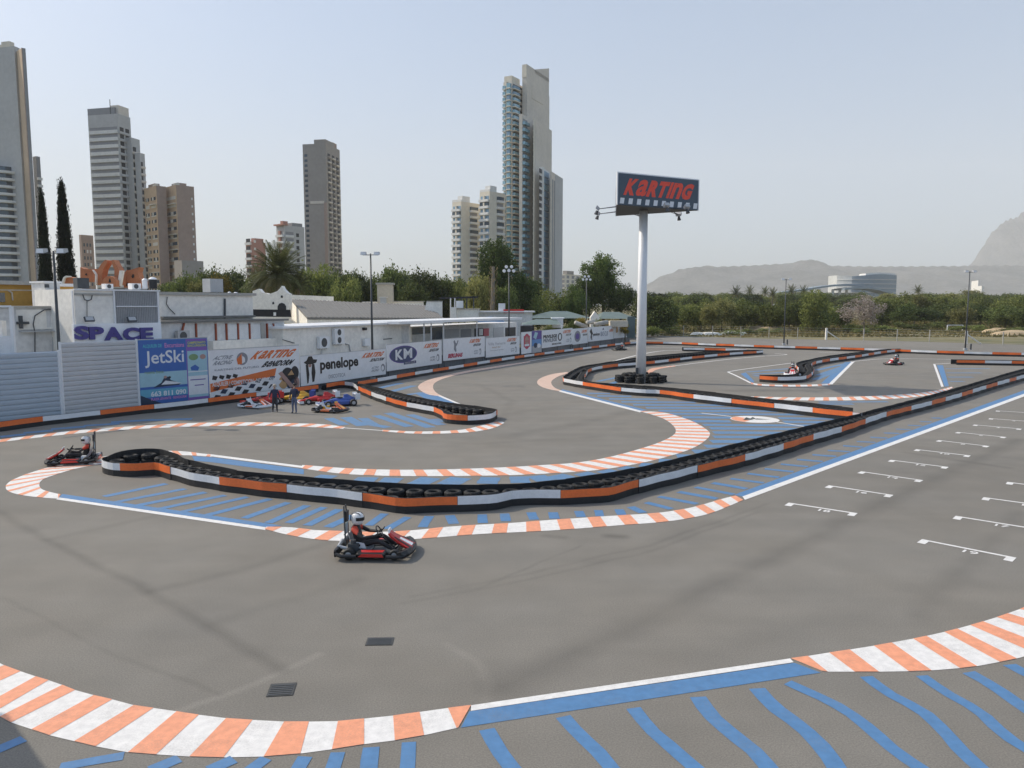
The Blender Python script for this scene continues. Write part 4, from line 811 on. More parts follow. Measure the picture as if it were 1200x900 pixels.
cutout('castle_facade', [[(120, 336), (120, 329), (123, 325), (128, 323.4), (133, 325), (136, 329), (136, 336)]], 73, .8, 'terracotta', 'low rounded orange arch between the two horn gables', 'facade', [('niche', [(127, 331), (128.5, 326), (130, 331)], 'dark', .06, .05)])
cutout('castle_facade', [[(145, 337), (145, 322), (148, 317), (154, 316), (160, 314), (163, 313), (161.5, 319), (163, 325), (168, 330), (168, 337)]], 75, 1.0, 'terracotta', 'wide stepped orange castle wall with round holes', 'facade', [('hole', [(154, 324), (155.5, 321), (157, 322), (157, 325), (155, 326)], 'dark', .06, .05), ('hole', [(147.5, 335), (149, 331), (151, 332), (151, 335)], 'dark', .06, .05)])
cutout('castle_facade', [[(94, 330), (94, 313), (98, 315), (104, 315.5), (110, 315), (108.5, 320), (109, 330)]], 76, 1.0, 'terracotta', 'small orange castle wall with scooped top', 'facade', [('hole', [(99.5, 322), (101, 320), (102, 323)], 'dark', .06, .05)])
cutout('castle_facade', [[(72, 333), (74, 325.5), (77, 324), (90, 326), (90, 333)]], 72, 1.0, 'terracotta', 'low orange castle wall with white curl above the ochre wall', 'facade', [('white_edge', [(71.5, 333), (74, 325), (77, 323), (82, 323.4), (82, 324.8), (77.5, 325), (75.4, 326.5), (73.8, 333)], 'white_wall', .3, .25)])
# long white wall and the sheds under it
f = Facade('long_white_building', 187, 296, 345.5, 6, 8, 'long dirty white building with thin roof edge and drain pipe', 'building', 'white_wall', zref=200); f.roof('roof_edge', 'roof_pale', .2, .2)
f.pipe([(263.5, 350), (263.5, 373)], .08, 'dark_steel'); f.pipe([(196, 348), (195, 356), (198, 361), (205, 368)], .03, 'dark_steel'); f.box('ledge', 187, 296, 371, 373.5, 'roof_grey', .35)
for x0, x1, yt, m_, lab in ((247, 262, 335, 'galv', 'grey cylindrical-cornered roof machine on the long white building'), ): 
    a, b_ = f.hit(x0, 349, -1.5), f.hit(x1, 349, -1.5); aircon(V(a.x, a.y, f.z1 + .262), f.e, f.n, (b_ - a).length, 1.0, .9, lab, m_, 0)
tank('flue', 269, 342, 349.5, 7.5, 2, 'white_gloss', 'thin white flue on the long white building', 'flue'); tank('flue', 276.5, 342.5, 350, 7.5, 2.8, 'white_gloss', 'thicker white flue on the long white building', 'flue')
f = Facade('lean_to_shed', 187, 333, 377.5, 4.2, 1.6, 'grey lean-to shed with rusty posts and white tarpaulins', 'shed', 'grey_wall', zref=260); f.roof('roof', 'roof_grey', .25, .15)
for x in (229, 252, 264.5, 278, 291.5, 312, 319.5): f.box('rusty_post', x, x + 1.5, 379, 399, 'rust', .12)
for x0, x1 in ((266, 277.5), (280, 291), (293.5, 305), (314, 331)): f.box('tarpaulin', x0, x1, 380.5, 398, 'tarp', .06)
f.box('door', 305.5, 310, 379, 400, 'roof_pale', .1); f.box('lower_wall', 245, 333, 399.5, 418, 'white_wall', .5); f.box('beam', 290, 333, 397.5, 399, 'rust', .2)
a = f.hit(209, 400, .5); aircon(V(a.x, a.y, a.z), f.e, f.n, .9, .7, .3, 'small air conditioner under the lean-to roof beside the jet ski poster', 'galv'); f.pipe([(216, 378), (213, 390)], .08, 'rust')
# mission style gable
Y_ = 92
cutout('mission_gable', [[(296, 376), (296, 341), (299, 340), (303, 338.5), (307, 343), (312, 343.5), (314.5, 345), (320, 343), (325, 341), (328, 338), (330, 335), (332, 339), (336, 343), (339, 344.5), (339, 374), (345, 379)]], Y_, 1.2, 'white_wall', 'white mission style gable with arched window and curved top', 'building',
       [('arched_window', [(325.3, 363), (325.3, 359), (327, 356), (330.2, 354.8), (333.4, 356), (335.2, 359), (335.2, 363)], 'dark', .05, .04), ('niche', [(329, 349), (329, 346.8), (330.2, 346), (331.4, 346.8), (331.4, 349)], 'dark', .05, .04), ('niche', [(319, 356.5), (319, 354.5), (320.2, 353.5), (321.2, 354.5), (321.2, 356.5)], 'dark', .05, .04)])
r = cutout('black_banner', [[(296, 371), (296, 362.5), (340, 363), (341, 371.5)]], 88, .15, 'black_cloth', 'black banner with small white notice in front of the mission gable', 'banner', [('notice', [(320.5, 370), (320.5, 366), (323.5, 366), (323.5, 370)], 'white_panel', .02, .015)])
# pitched grey roof hall
e0, e1 = at(360, 374, 84), at(520, 374.5, 112); r0, r1 = at(341, 352.5, 98), at(503, 359.5, 126)
r = thing('pitched_hall', V(e0.x, e0.y, 0), 'low hall with a broad grey sloping tiled roof and white gable', 'building')
m = MB().hexa([e0, e1, r1, r0, e0 + V(0, 0, .2), e1 + V(0, 0, .2), r1 + V(0, 0, .2), r0 + V(0, 0, .2)]); m.build('roof', 'roof_grey', r)
for i in range(1, 40):
    a, b_ = e0.lerp(e1, i / 40), r0.lerp(r1, i / 40); MB().bar(a + V(0, 0, .22), b_ + V(0, 0, .22), .14, .08).build('roof_rib', 'roof_grey', r)
MB().hexa([V(e0.x, e0.y, 0), V(r0.x, r0.y, 0), V(r0.x, r0.y + 1, 0), V(e0.x, e0.y + 1, 0), e0 - V(0, 0, .02), r0 - V(0, 0, .02), r0 + V(0, 1, -.02), e0 + V(0, 1, -.02)]).build('gable_wall', 'white_wall', r)
MB().hexa([V(p.x, p.y, z) for z in (0, 1) for p in (e0, e1, r1, r0)][:4] + [V(p.x, p.y + .3, p.z - .05) for p in (e0, e1, r1, r0)]).build('wall', 'white_wall', r)
cutout('parapet_wall', [[(340, 357), (340, 345.5), (390, 347.5), (390, 356)]], 112, .5, 'white_wall', 'white parapet wall above the grey sloping roof', 'wall', [('vent', [(362, 353), (362, 351.5), (367, 351.5), (367, 353)], 'dark_steel', .04, .03), ('vent', [(379, 353.5), (379, 352), (382, 352), (382, 353.5)], 'dark_steel', .04, .03)])
def blk(name, x0, x1, yt, yb, Y, dp, m, label, cat, cap=None, capth=.25):
    a, b_ = at(x0, yb, Y), at(x1, yt, Y); r = thing(name, V((a.x + b_.x) / 2, Y, a.z), label, cat); MB().box(a.x, b_.x, Y, Y + dp, a.z, b_.z).build('body', m, r)
    if cap: MB().box(a.x - .2, b_.x + .2, Y - .2, Y + dp + .2, b_.z + .003, b_.z + capth).build('cap', cap, r)
    return r
blk('chimney_tower', 442.5, 458.5, 333.5, 372, 128, 2.4, 'cream', 'square beige stair tower with flat cap behind the grey roof', 'tower', 'roof_pale', .3)
blk('cabinet', 446, 452, 348.5, 372, 124, .8, 'galv', 'grey cabinet leaning on the beige stair tower', 'cabinet', 'white_gloss', .08)
blk('parapet_wall', 455, 496, 353.5, 372, 130, .5, 'white_wall', 'low white parapet to the right of the beige tower', 'wall', 'roof_pale', .1)
blk('parapet_wall', 425, 442, 353.5, 372, 130, .5, 'white_wall', 'short white parapet to the left of the beige tower', 'wall')
cutout('end_wall', [[(495, 376), (500, 353), (518, 353), (518, 376)]], 118, .6, 'white_wall', 'white end wall at the right of the grey sloping roof', 'wall', [('coping', [(500, 353.6), (500, 352.6), (518.5, 352.6), (518.5, 353.6)], 'roof_pale', .1, .1)])
# white wall with air conditioners and the white canopy
f = Facade('white_annex', 331, 481, 381.5, 3.2, 5, 'long white annex wall with three air conditioners behind the penelope board', 'building', 'white_wall', zref=420); f.roof('roof_edge', 'white_gloss', .35, .16)
for x0, x1, yt, yb, fan, lab in ((375, 386.5, 395, 408.5, 1, 'white air conditioner with one fan low on the annex wall'), (393, 404, 385, 403.5, 2, 'tall white air conditioner with two fans on the annex wall'), (428, 434, 397, 405.5, 0, 'small plain grey air conditioner on the annex wall')):
    a, b_ = f.hit(x0, yb, .35), f.hit(x1, yb, .35); aircon(V(a.x, a.y, a.z), f.e, f.n, (b_ - a).length, f.hit(x0, yt, .35).z - a.z, .3, lab, 'white_gloss', fan)
f.pipe([(377, 409), (376.5, 415)], .03, 'galv'); f.pipe([(405, 403), (409, 404), (411, 414)], .05, 'galv'); f.box('lamp', 424.5, 427.5, 384, 387, 'dark', .25); f.box('vent', 449, 459, 397, 398, 'dark_steel', .06); f.pipe([(331, 398), (345, 402)], .03, 'dark_steel'); f.box('patch', 471, 479, 382, 415, 'grey_wall', .02)
f = Facade('canopy_terrace', 482, 606, 381.5, 5.5, 4, 'covered terrace with white flat canopy, white posts and dark windows', 'building', 'grey_wall', zref=520)
for x0, x1, y0, y1, m_ in ((483, 504, 384, 392, 'glass'), (506, 518, 384, 398, 'glass'), (521, 538, 386, 396, 'print_pale'), (540, 552, 386, 398, 'print_grey'), (556, 566, 385, 397, 'dark'), (578, 590, 384, 396, 'print_pale'), (592, 604, 384, 396, 'dark')): f.box('window', x0, x1, y0, y1, m_, .04)
f.box('flower_poster', 560.5, 565, 385.5, 393, 'white_panel', .12); f.box('flower_poster', 566, 572, 385, 394, 'print_red', .12)
cA, cB = FW(468, 377, 1.6), FW(612, 377, 1.6); zc = FW(480, 379.5, 1.6).z; n_ = f.n
MB().obox(V(cA.x, cA.y, 0), V(cB.x, cB.y, 0), -n_ * 5.5, zc, zc + .25).build('canopy', 'white_gloss', f.root)
for x in (497, 505.5, 520, 559, 606): p = FW(x, 400, 1.8); MB().bar(V(p.x, p.y, 0), V(p.x, p.y, zc), .12).build('post', 'white_gloss', f.root)
# right-hand roofs
blk('roof_house', 533, 560, 362.5, 376, 122, 5, 'white_wall', 'white rooftop room below the dark pergola', 'building', 'roof_pale', .1); blk('roof_house', 528, 534, 360, 376, 120, 3, 'white_wall', 'narrow white roof block beside the dark gap', 'building')
r = thing('pergola', at(530, 372, 124), 'dark timber pergola with thin posts on the rooftop', 'pergola')
for x in (528, 533, 541, 547, 555): a, b_ = at(x, 374, 124), at(x, 349, 124); MB().bar(a, b_, .18).build('post', 'white_gloss' if x < 535 else 'dark_steel', r)
for k in range(5): a, b_ = at(515, 349 + k * .3, 122 + k * 1.2), at(560, 347.5 + k * .3, 122 + k * 1.2); MB().bar(a, b_, .15).build('beam', 'dark', r)
blk('air_handler', 534.5, 542.5, 352.5, 361, 121.5, 1, 'white_gloss', 'white square air handler under the pergola', 'air conditioner')
cutout('blue_awning', [[(560, 378.5), (560, 372.5), (575, 371.5), (588, 374.5), (592, 378)]], 112, 2.5, 'poster_mid', 'blue awning beneath the rooftop pergola', 'awning')
r = thing('roof_terrace', at(600, 372, 118), 'flat roof terrace with grey wall, red stacked seats and white edge', 'building'); a, b_ = at(560, 374, 125), at(624, 366, 125); MB().box(a.x, b_.x, 125, 131, 0, b_.z).build('wall', 'grey_wall', r); MB().box(a.x - .2, b_.x + .4, 124.6, 131.4, b_.z, b_.z + .2).build('white_edge', 'white_gloss', r); a, b_ = at(590, 366, 124.8), at(614, 362.5, 124.8); MB().box(a.x, b_.x, 124.9, 126, b_.z - .6, b_.z).build('red_seats', 'red', r)
blk('air_handler', 584, 592, 355.5, 364.4, 125.2, .8, 'white_gloss', 'white air handler with dark fan on the roof terrace', 'air conditioner')
def tent(x0, x1, xa, ye, ya, Y, dp, m, label):
    a, b_, c = at(x0, ye, Y), at(x1, ye, Y), at(xa, ya, Y + dp / 2); r = thing('canopy_roof', V(a.x, Y, 0), label, 'canopy')
    v = [a, b_, V(b_.x, Y + dp, b_.z), V(a.x, Y + dp, a.z), V(c.x - 1.5, c.y, c.z), V(c.x + 1.5, c.y, c.z)]; MB().add(v, [(0, 1, 5, 4), (1, 2, 5), (2, 3, 4, 5), (3, 0, 4), (3, 2, 1, 0)]).build('roof', m, r)
    for p in v[:4]: MB().bar(V(p.x, p.y, 0), p - V(0, 0, .01), .12).build('post', 'white_gloss', r)
tent(612, 658, 640, 380.5, 374, 108, 9, 'canopy_teal', 'low grey-green canvas canopy with dark openings beside the terrace'); tent(618, 695, 655, 373, 364.5, 135, 16, 'canopy_teal', 'wide pale teal hipped canopy roof behind the boards'); tent(703, 748, 716, 373.5, 365.5, 140, 14, 'canopy_teal', 'pale teal hipped canopy roof beside the sign pole')
blk('dark_kiosk', 610, 625, 382, 392, 106.5, 3, 'dark', 'dark open kiosk front under the grey-green canopy', 'kiosk'); blk('white_kiosk', 648, 660, 373.5, 384, 112, 2.5, 'white_gloss', 'white kiosk with shallow roof behind the lettered board', 'kiosk', 'white_gloss', .15)
cutout('white_gable', [[(692, 390), (692, 372), (697, 365), (703, 372), (703, 390)]], 126, 1.5, 'white_wall', 'small white pointed gable overgrown with plants', 'building'); blk('teal_screen', 735, 744.5, 371, 396, 124, .3, 'canopy_dark', 'dark teal screen wall next to the sign pole', 'wall')
for i, (x0, y0, x1, y1, lab) in enumerate(((674, 378, 688, 383.5, 'grey rolled pipe lying behind the small board'), (688, 378, 696, 377, 'short grey pipe across the timber stack'), (697, 380, 712, 377.5, 'weathered log behind the runner board'))): tag(MB().tube([at(x0, y0, 116), at(x1, y1, 117)], .32, 8).build('stored_pipe', 'roof_pale', smooth=True), lab, 'pipe')
blk('pallet_stack', 715, 736, 376, 383, 119, 2, 'cream', 'stack of pale timber behind the last board', 'pallets')

# ================================================================== LAMP POSTS
def lamp_post(px, py, ytop, label, kind='double', off=None):
    p = gp(px, py) if off is None else FW(px, py, off); p.z = 0; H = at(px, ytop, p.y).z; r = thing('lamp_post', p, label, 'lamp post', 'floodlight posts round the circuit')
    MB().tube([p, p + V(0, 0, H * .5), p + V(0, 0, H)], [.11, .085, .06], 10).build('pole', 'dark_steel', r, smooth=True); MB().box(p.x - .2, p.x + .2, p.y - .2, p.y + .2, .002, .3).build('footing', 'galv', r)
    if kind == 'double':
        MB().bar(p + V(-.65, 0, H - .12), p + V(.65, 0, H - .12), .06).build('crossarm', 'dark_steel', r)
        for s in (-1, 1):
            c = p + V(s * .55, -.1, H + .02); h = MB().hexa([c + V(x * .75, y * .75, z * .75) for x, y, z in ((-.3, -.3, -.22), (.3, -.3, -.22), (.3, .25, -.1), (-.3, .25, -.1), (-.26, -.25, .12), (.26, -.25, .12), (.26, .25, .16), (-.26, .25, .16))]).build('lamp_head', 'galv', r)
            MB().add([c + V(x * .75, y * .76, z * .75) for x, y, z in ((-.27, -.302, -.2), (.27, -.302, -.2), (.23, -.256, .09), (-.23, -.256, .09))], [(0, 1, 2, 3)]).build('lens', 'white_gloss', h, recalc=False)
    else:
        MB().bar(p + V(-.55, 0, H - .4), p + V(.55, 0, H - .4), .06).bar(p + V(-.4, 0, H), p + V(.4, 0, H), .06).build('crossarm', 'dark_steel', r)
        for x, z in ((-.55, -.35), (.55, -.35), (-.3, .12), (.3, .12), (0, -.3)):
            c = p + V(x, -.15, H + z); MB().lathe([(.03, .2), (.12, .12), (.19, -.02), (.17, -.05)], c, 10, 'y').build('lamp_head', 'white_gloss', r)
lamp_post(437, 446, 297, 'dark double floodlight post in front of the penelope board'); lamp_post(596.5, 421, 314, 'post with a cluster of white lamps in front of the pale cafe board', 'cluster'); lamp_post(686.7, 405, 325, 'post with a cluster of white lamps by the small round-mark board', 'cluster')
lamp_post(918.5, 404.5, 327, 'slim double floodlight post behind the far barrier near the blossoming tree'); lamp_post(1131, 410.5, 318, 'slim double floodlight post behind the far barrier by the white fence brace'); lamp_post(73, 470, 294, 'tall double floodlight post behind the joint of the metal fence', 'double', .5)
for px, py in ((922.5, 404), (1137.5, 410)):
    p = gp(px, py); r = thing('bollard', p, 'short dark junction bollard beside a floodlight post', 'bollard', 'bollards beside floodlight posts'); MB().lathe([(.12, .0), (.12, .75), (.09, .85), (.02, .87)], p, 10).build('body', 'dark_steel', r); MB().lathe([(.2, .002), (.2, .04)], p, 10).build('foot', 'galv', r)
# fence at the far edge
r = thing('wire_fence', V(gp(900, 398.5).x, gp(900, 398.5).y, 0), 'wire fence with concrete posts along the dry grass verge', 'fence')
fx = [(768, 393), (801, 393.6), (835, 394.3), (868, 395.2), (901, 396), (934.6, 397), (968, 398), (1012, 399), (1051, 400), (1089, 401.3), (1132, 403), (1175, 404.5), (1220, 406), (1280, 408)]; fp = [gp(*q) for q in fx]
for i, p in enumerate(fp):
    h = 2.1; MB().bar(V(p.x, p.y, -.03), V(p.x, p.y, h), .11 if i not in (6, 10) else .3).build('post', 'roof_pale' if i not in (6, 10) else 'white_wall', r)
    if i in (6, 10): MB().bar(V(p.x + 2.4, p.y, 0), V(p.x, p.y, 1.6), .16).build('brace', 'white_wall', r)
for a, b_ in zip(fp, fp[1:]):
    for z in (.3, .75, 1.2, 1.65, 2.05): MB().bar(V(a.x, a.y, z), V(b_.x, b_.y, z), .014).build('wire', 'galv', r)
for a, b_, yy in ((1110, 1128, 381),): 
    p, q = at(a, 388, 190), at(b_, 388, 190); r = thing('goal_frame', V(p.x, p.y, 0), 'white tubular goal frame standing in the dry grass', 'goal'); z = at(a, yy, 190).z; MB().bar(V(p.x, p.y, 0), V(p.x, p.y, z), .2).build('post', 'white_gloss', r); MB().bar(V(q.x, q.y, 0), V(q.x, q.y, z), .2).build('post', 'white_gloss', r); MB().bar(V(p.x, p.y, z), V(q.x, q.y, z), .16).build('crossbar', 'white_gloss', r)
for i, (px, py, w) in enumerate(((817, 391.5, 2.2), (832, 391.5, 3.2), (857, 390.5, 3), (870, 391.5, 1.5))):
    p = gp(px, py + 1); a = [(w * math.cos(k) * rnd.uniform(.7, 1), .7 * math.sin(k) * rnd.uniform(.7, 1)) for k in [j * .7 for j in range(9)]]; tag(MB().loft([[V(p.x + x, p.y + y, -.03) for x, y in a], [V(p.x + x * .7, p.y + y * .7, .45) for x, y in a], [V(p.x + x * .3, p.y + y * .3, .6) for x, y in a]]).build('rubble_heap', 'white_wall'), 'low heap of pale rubble behind the wire fence', 'rubble', 'rubble heaps behind the wire fence')
mat('sand', (.48, .36, .22), .95, .12, .6)
for px, py, w in ((905, 388, 6), (890, 387, 4), (1170, 390, 5), (1190, 393, 6)):
    p = gp(px, py); a = [(w * math.cos(k * .5) * rnd.uniform(.7, 1), 3 * math.sin(k * .5) * rnd.uniform(.7, 1)) for k in range(13)]; tag(MB().loft([[V(p.x + x, p.y + y, -.04) for x, y in a], [V(p.x + x * .7, p.y + y * .7, .7) for x, y in a], [V(p.x + x * .2, p.y + y * .2, 1.1) for x, y in a]]).build('sand_mound', 'sand'), kind='structure')

# ================================================================== TOWERS OF THE TOWN
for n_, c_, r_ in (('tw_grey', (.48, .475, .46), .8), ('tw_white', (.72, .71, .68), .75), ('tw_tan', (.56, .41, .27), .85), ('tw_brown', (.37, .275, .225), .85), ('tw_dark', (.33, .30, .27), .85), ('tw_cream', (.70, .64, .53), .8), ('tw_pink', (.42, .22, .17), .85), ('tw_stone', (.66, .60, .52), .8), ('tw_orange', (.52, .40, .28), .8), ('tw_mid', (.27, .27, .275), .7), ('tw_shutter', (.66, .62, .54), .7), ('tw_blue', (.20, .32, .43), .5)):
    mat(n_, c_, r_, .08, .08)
SHIFT = {}
class Tower:
    def __init__(s, name, xl, xm, xr, Y0, yaw, ytop, m, label, cat='tower', root=None, zb=0.0, mr=None):
        sh = SHIFT.get(root.name, 0) if root else (600 - xm) * (357 - ytop) / 8700 * .55; xl, xm, xr = xl + sh, xm + sh, xr + sh
        s.N = at(xm, 357, Y0); s.N.z = 0; a = math.radians(yaw); s.dl, s.dr = V(-math.cos(a), math.sin(a), 0), V(math.sin(a), math.cos(a), 0)
        def hit(px, d):
            k = (px - 600) / FPX; k2 = CT                       # column px: X = k * (Y*CT + h*ST) approx
            Y, X = s.N.y, s.N.x; den = d.x - k * d.y * k2
            return (k * (Y * k2 + ST * CAM_H * 0) - X) / den
        s.wl, s.wr = abs(hit(xl, s.dl)), abs(hit(xr, s.dr)); s.zt = at(xm, ytop, Y0).z; s.zb = zb
        s.root = root or thing(name, V(s.N.x, s.N.y, 0), label, cat); SHIFT.setdefault(s.root.name, sh)
        m2 = MB().hexa([p + V(0, 0, z) for z in (zb, s.zt) for p in (s.N, s.N + s.dl * s.wl, s.N + s.dl * s.wl + s.dr * s.wr, s.N + s.dr * s.wr)])
        s.body = m2.build('wall', m, s.root)
    def z(s, py): return at(600, py, s.N.y).z
    def box(s, f, u0, u1, z0, z1, d, name, m, back=.05, parent=None):
        D, W, O = (s.dl, s.wl, -s.dr) if f == 'L' else (s.dr, s.wr, -s.dl)
        a, b = s.N + D * W * u0, s.N + D * W * u1
        return MB().obox(a - O * back, b - O * back, O * (d + back), z0, z1).build(name, m, parent or s.root)
    def rows(s, f, u0, u1, zlo, zhi, n, h, d, name, m, jitter=0.0):
        st = (zhi - zlo) / n
        return [s.box(f, u0, u1, zlo + i * st + st * .3, zlo + i * st + st * .3 + h * st, d, name, m) for i in range(n)]
    def top(s, u0, u1, w0, w1, h, name, m):
        p = [s.N + s.dl * s.wl * u + s.dr * s.wr * w for u, w in ((u0, w0), (u1, w0), (u1, w1), (u0, w1))]; return MB().hexa([q + V(0, 0, s.zt + .01) for q in p] + [q + V(0, 0, s.zt + h) for q in p]).build(name, m, s.root)

# far left tower with round balconies and a sunlit edge
t = Tower('apartment_tower', -75, 25, 31, 335, 14, 54, 'tw_grey', 'tall grey tower with curved balconies and a sunlit orange edge')
for i in range(38): z = 4 + i * 2.95; t.box('L', .30, .42, z, z + 1.2, .12, 'window', 'glass')
for i in range(19):
    z = 6 + i * 3.1; c = t.N + t.dl * t.wl * .25; 
    MB().lathe([(7.6, z), (7.8, z + .15), (7.8, z + 1.15), (7.5, z + 1.15)], c + t.dr * 1.0, 20).build('balcony', 'tw_white', t.root); MB().lathe([(6.2, z + 1.2), (6.2, z + 3.05)], c + t.dr * 1.0, 16).build('window', 'glass', t.root)
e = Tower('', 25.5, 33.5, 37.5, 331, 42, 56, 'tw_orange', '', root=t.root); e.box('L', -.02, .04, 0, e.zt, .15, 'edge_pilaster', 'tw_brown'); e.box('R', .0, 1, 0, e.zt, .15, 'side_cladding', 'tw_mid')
t.top(.05, .14, .0, .9, 2.2, 'roof_curl', 'tw_cream'); t.top(.14, .5, .1, .9, 1.2, 'roof_plant', 'tw_cream')
u = Tower('', 38, 42, 46.5, 345, 30, 183, 'tw_mid', '', root=t.root)
for i in range(19): z = 5 + i * 3.1; u.box('R', -.1, 1.05, z, z + 1.1, .9, 'balcony', 'tw_white'); 
# stepped grey tower
t = Tower('apartment_tower', 108.5, 142.5, 157, 392, 14, 133, 'tw_grey', 'grey stepped tower with white horizontal balcony bands')
H = t.zt; n = 25
for i in range(n):
    z = 8 + i * (H - 14) / n; st = (H - 14) / n
    t.box('L', .02, .97, z, z + st * .48, .55, 'balcony', 'tw_white'); t.box('L', .03, .96, z + st * .5, z + st * .95, .06, 'window_band', 'tw_mid')
    for k in (.12, .55): t.box('R', k, k + .3, z + st * .35, z + st * .95, .06, 'window', 'dark'); t.box('R', k - .06, k + .36, z, z + st * .32, .6, 'balcony', 'tw_grey')
t.top(.1, 1.0, 0, .3, 3.2, 'roof_screen', 'tw_mid'); t.top(.02, .3, .15, .95, 4.4, 'lift_house', 'tw_stone')
MB().bar(t.N + t.dl * 4 + V(0, 0, H), t.N + t.dl * 4 + V(0, 0, H + 7), .25).build('mast', 'dark_steel', t.root)
for xl, xm, xr, yt in ((150, 157, 166.5, 161), (160, 166, 171.5, 179)):
    s = Tower('', xl, xm, xr, 396, 14, yt, 'tw_grey', '', root=t.root)
    for i in range(20): z = 8 + i * (s.zt - 12) / 20; st = (s.zt - 12) / 20; s.box('R', .12, .5, z + st * .3, z + st * .9, .06, 'window', 'dark'); s.box('R', .05, .9, z, z + st * .28, .6, 'balcony', 'tw_stone')
# brown pair
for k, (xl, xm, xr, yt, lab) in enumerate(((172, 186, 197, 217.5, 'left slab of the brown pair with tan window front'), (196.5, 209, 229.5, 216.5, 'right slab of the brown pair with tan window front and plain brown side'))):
    t = Tower('apartment_slab', xl, xm, xr, 384, 44, yt, 'tw_brown', lab); t.box('L', .0, 1, 0, t.zt, .12, 'front_cladding', 'tw_tan'); n = 15  # sunlight put into the colour: lit front paler than the shaded brown side
    for i in range(n):
        z = 5 + i * (t.zt - 9) / n; st = (t.zt - 9) / n
        for u0, u1 in ((.08, .46), (.62, .9)) if k == 0 else ((.08, .9),):
            w = t.box('L', u0, u1, z + st * .25, z + st * .68, .2, 'window', rnd.choice(['glass', 'glass', 'dark', 'tw_shutter']), parent=None)
            t.box('L', u0, u1, z + st * .10, z + st * .24, .3, 'sill', 'tw_tan' if i % 3 else 'tw_shutter')
            if rnd.random() < .18: t.box('L', u0 - .04, u1 + .02, z + st * .62, z + st * .72, 1.4, 'awning', 'tw_shutter')
            u = u0 + (u1 - u0) * rnd.uniform(.2, .6); t.box('L', u, u + (u1 - u0) * .3, z + st * .26, z + st * .67, .22, 'shutter', 'tw_shutter')
        if k == 1 and 2 < i: t.box('R', .82, .9, z + st * .3, z + st * .6, .08, 'window', 'tw_white')
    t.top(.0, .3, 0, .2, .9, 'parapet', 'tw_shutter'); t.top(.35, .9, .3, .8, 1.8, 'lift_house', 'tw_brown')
t = Tower('apartment_block', 205, 214, 239, 372, 40, 305, 'tw_dark', 'low dark stepped block at the foot of the brown slabs', 'building')
for i in range(4): t.box('L', .1, .9, 6 + i * 3.5, 8 + i * 3.5, .1, 'window', 'glass')
# small dark block beside the grey tower
t = Tower('apartment_block', 94.5, 97, 111, 430, 30, 275, 'tw_brown', 'small dark brown block at the left of the grey stepped tower', 'building')
for i in range(10):
    for u in (.15, .4, .65): t.box('R', u, u + .12, 6 + i * 3.6, 7.8 + i * 3.6, .1, 'window', 'tw_white' if rnd.random() < .3 else 'glass')
# dark slab
t = Tower('apartment_tower', 357, 383.5, 399.5, 470, 11, 168, 'tw_dark', 'tall dark brown tower with dotted balcony side'); n = 30; H = t.zt
for i in range(n):
    z = 8 + i * (H - 13) / n; st = (H - 13) / n; t.box('L', .80, .93, z + st * .2, z + st * .7, .08, 'window', 'glass')
    for u in (.12, .42, .72): t.box('R', u, u + .17, z + st * .35, z + st * .9, .08, 'window', 'dark'); t.box('R', u - .02, u + .2, z + st * .05, z + st * .32, .8, 'balcony', 'tw_stone' if (i + int(u * 10)) % 2 else 'tw_dark')
t.box('L', .0, .12, 8, H * .66, .5, 'stair_strip', 'tw_brown'); t.box('L', .12, .72, H * .655, H * .67, .3, 'string_course', 'tw_stone'); t.top(.0, .5, .0, .6, 2.4, 'roof_plant', 'tw_dark'); t.top(.1, .4, .65, .95, 3.4, 'roof_plant', 'tw_brown')
# pink and white blocks behind the palm
t = Tower('apartment_block', 289, 295, 312, 520, 30, 283, 'tw_pink', 'small pinkish block with pale balconies above the trees', 'building')
for i in range(9): z = 6 + i * 5; t.box('L', -.1, .95, z, z + 1.6, 1.2, 'balcony', 'tw_white'); t.box('L', .1, .9, z + 1.7, z + 4.2, .1, 'window', 'dark'); t.box('R', .2, .34, z + 1.6, z + 3.4, .1, 'window', 'tw_white')
t.top(.1, .8, .3, .9, 2.5, 'lift_house', 'tw_pink')
t = Tower('apartment_block', 325, 334, 357.5, 430, 38, 264, 'tw_grey', 'white and grey block with balconies behind the palm crown', 'building')
for i in range(12):
    z = 5 + i * 3.5; t.box('L', .05, .95, z, z + 1.2, 1.1, 'balcony', 'tw_white'); t.box('L', .35, .6, z + 1.2, z + 3.4, .9, 'wall_pier', 'tw_pink'); t.box('R', .06, .45, z, z + 1.2, .5, 'balcony', 'tw_white'); t.box('R', .06, .45, z + 1.3, z + 3, .06, 'window', 'tw_mid'); t.box('R', .58, .72, z + .5, z + 2.5, .06, 'window', 'dark')
t.top(-.1, 1.1, -.1, .15, .8, 'roof_edge', 'tw_pink'); t.top(.3, .6, .05, .3, 2.6, 'lift_house', 'tw_pink'); t.top(.0, .8, .4, .9, 1.8, 'roof_plant', 'tw_mid')
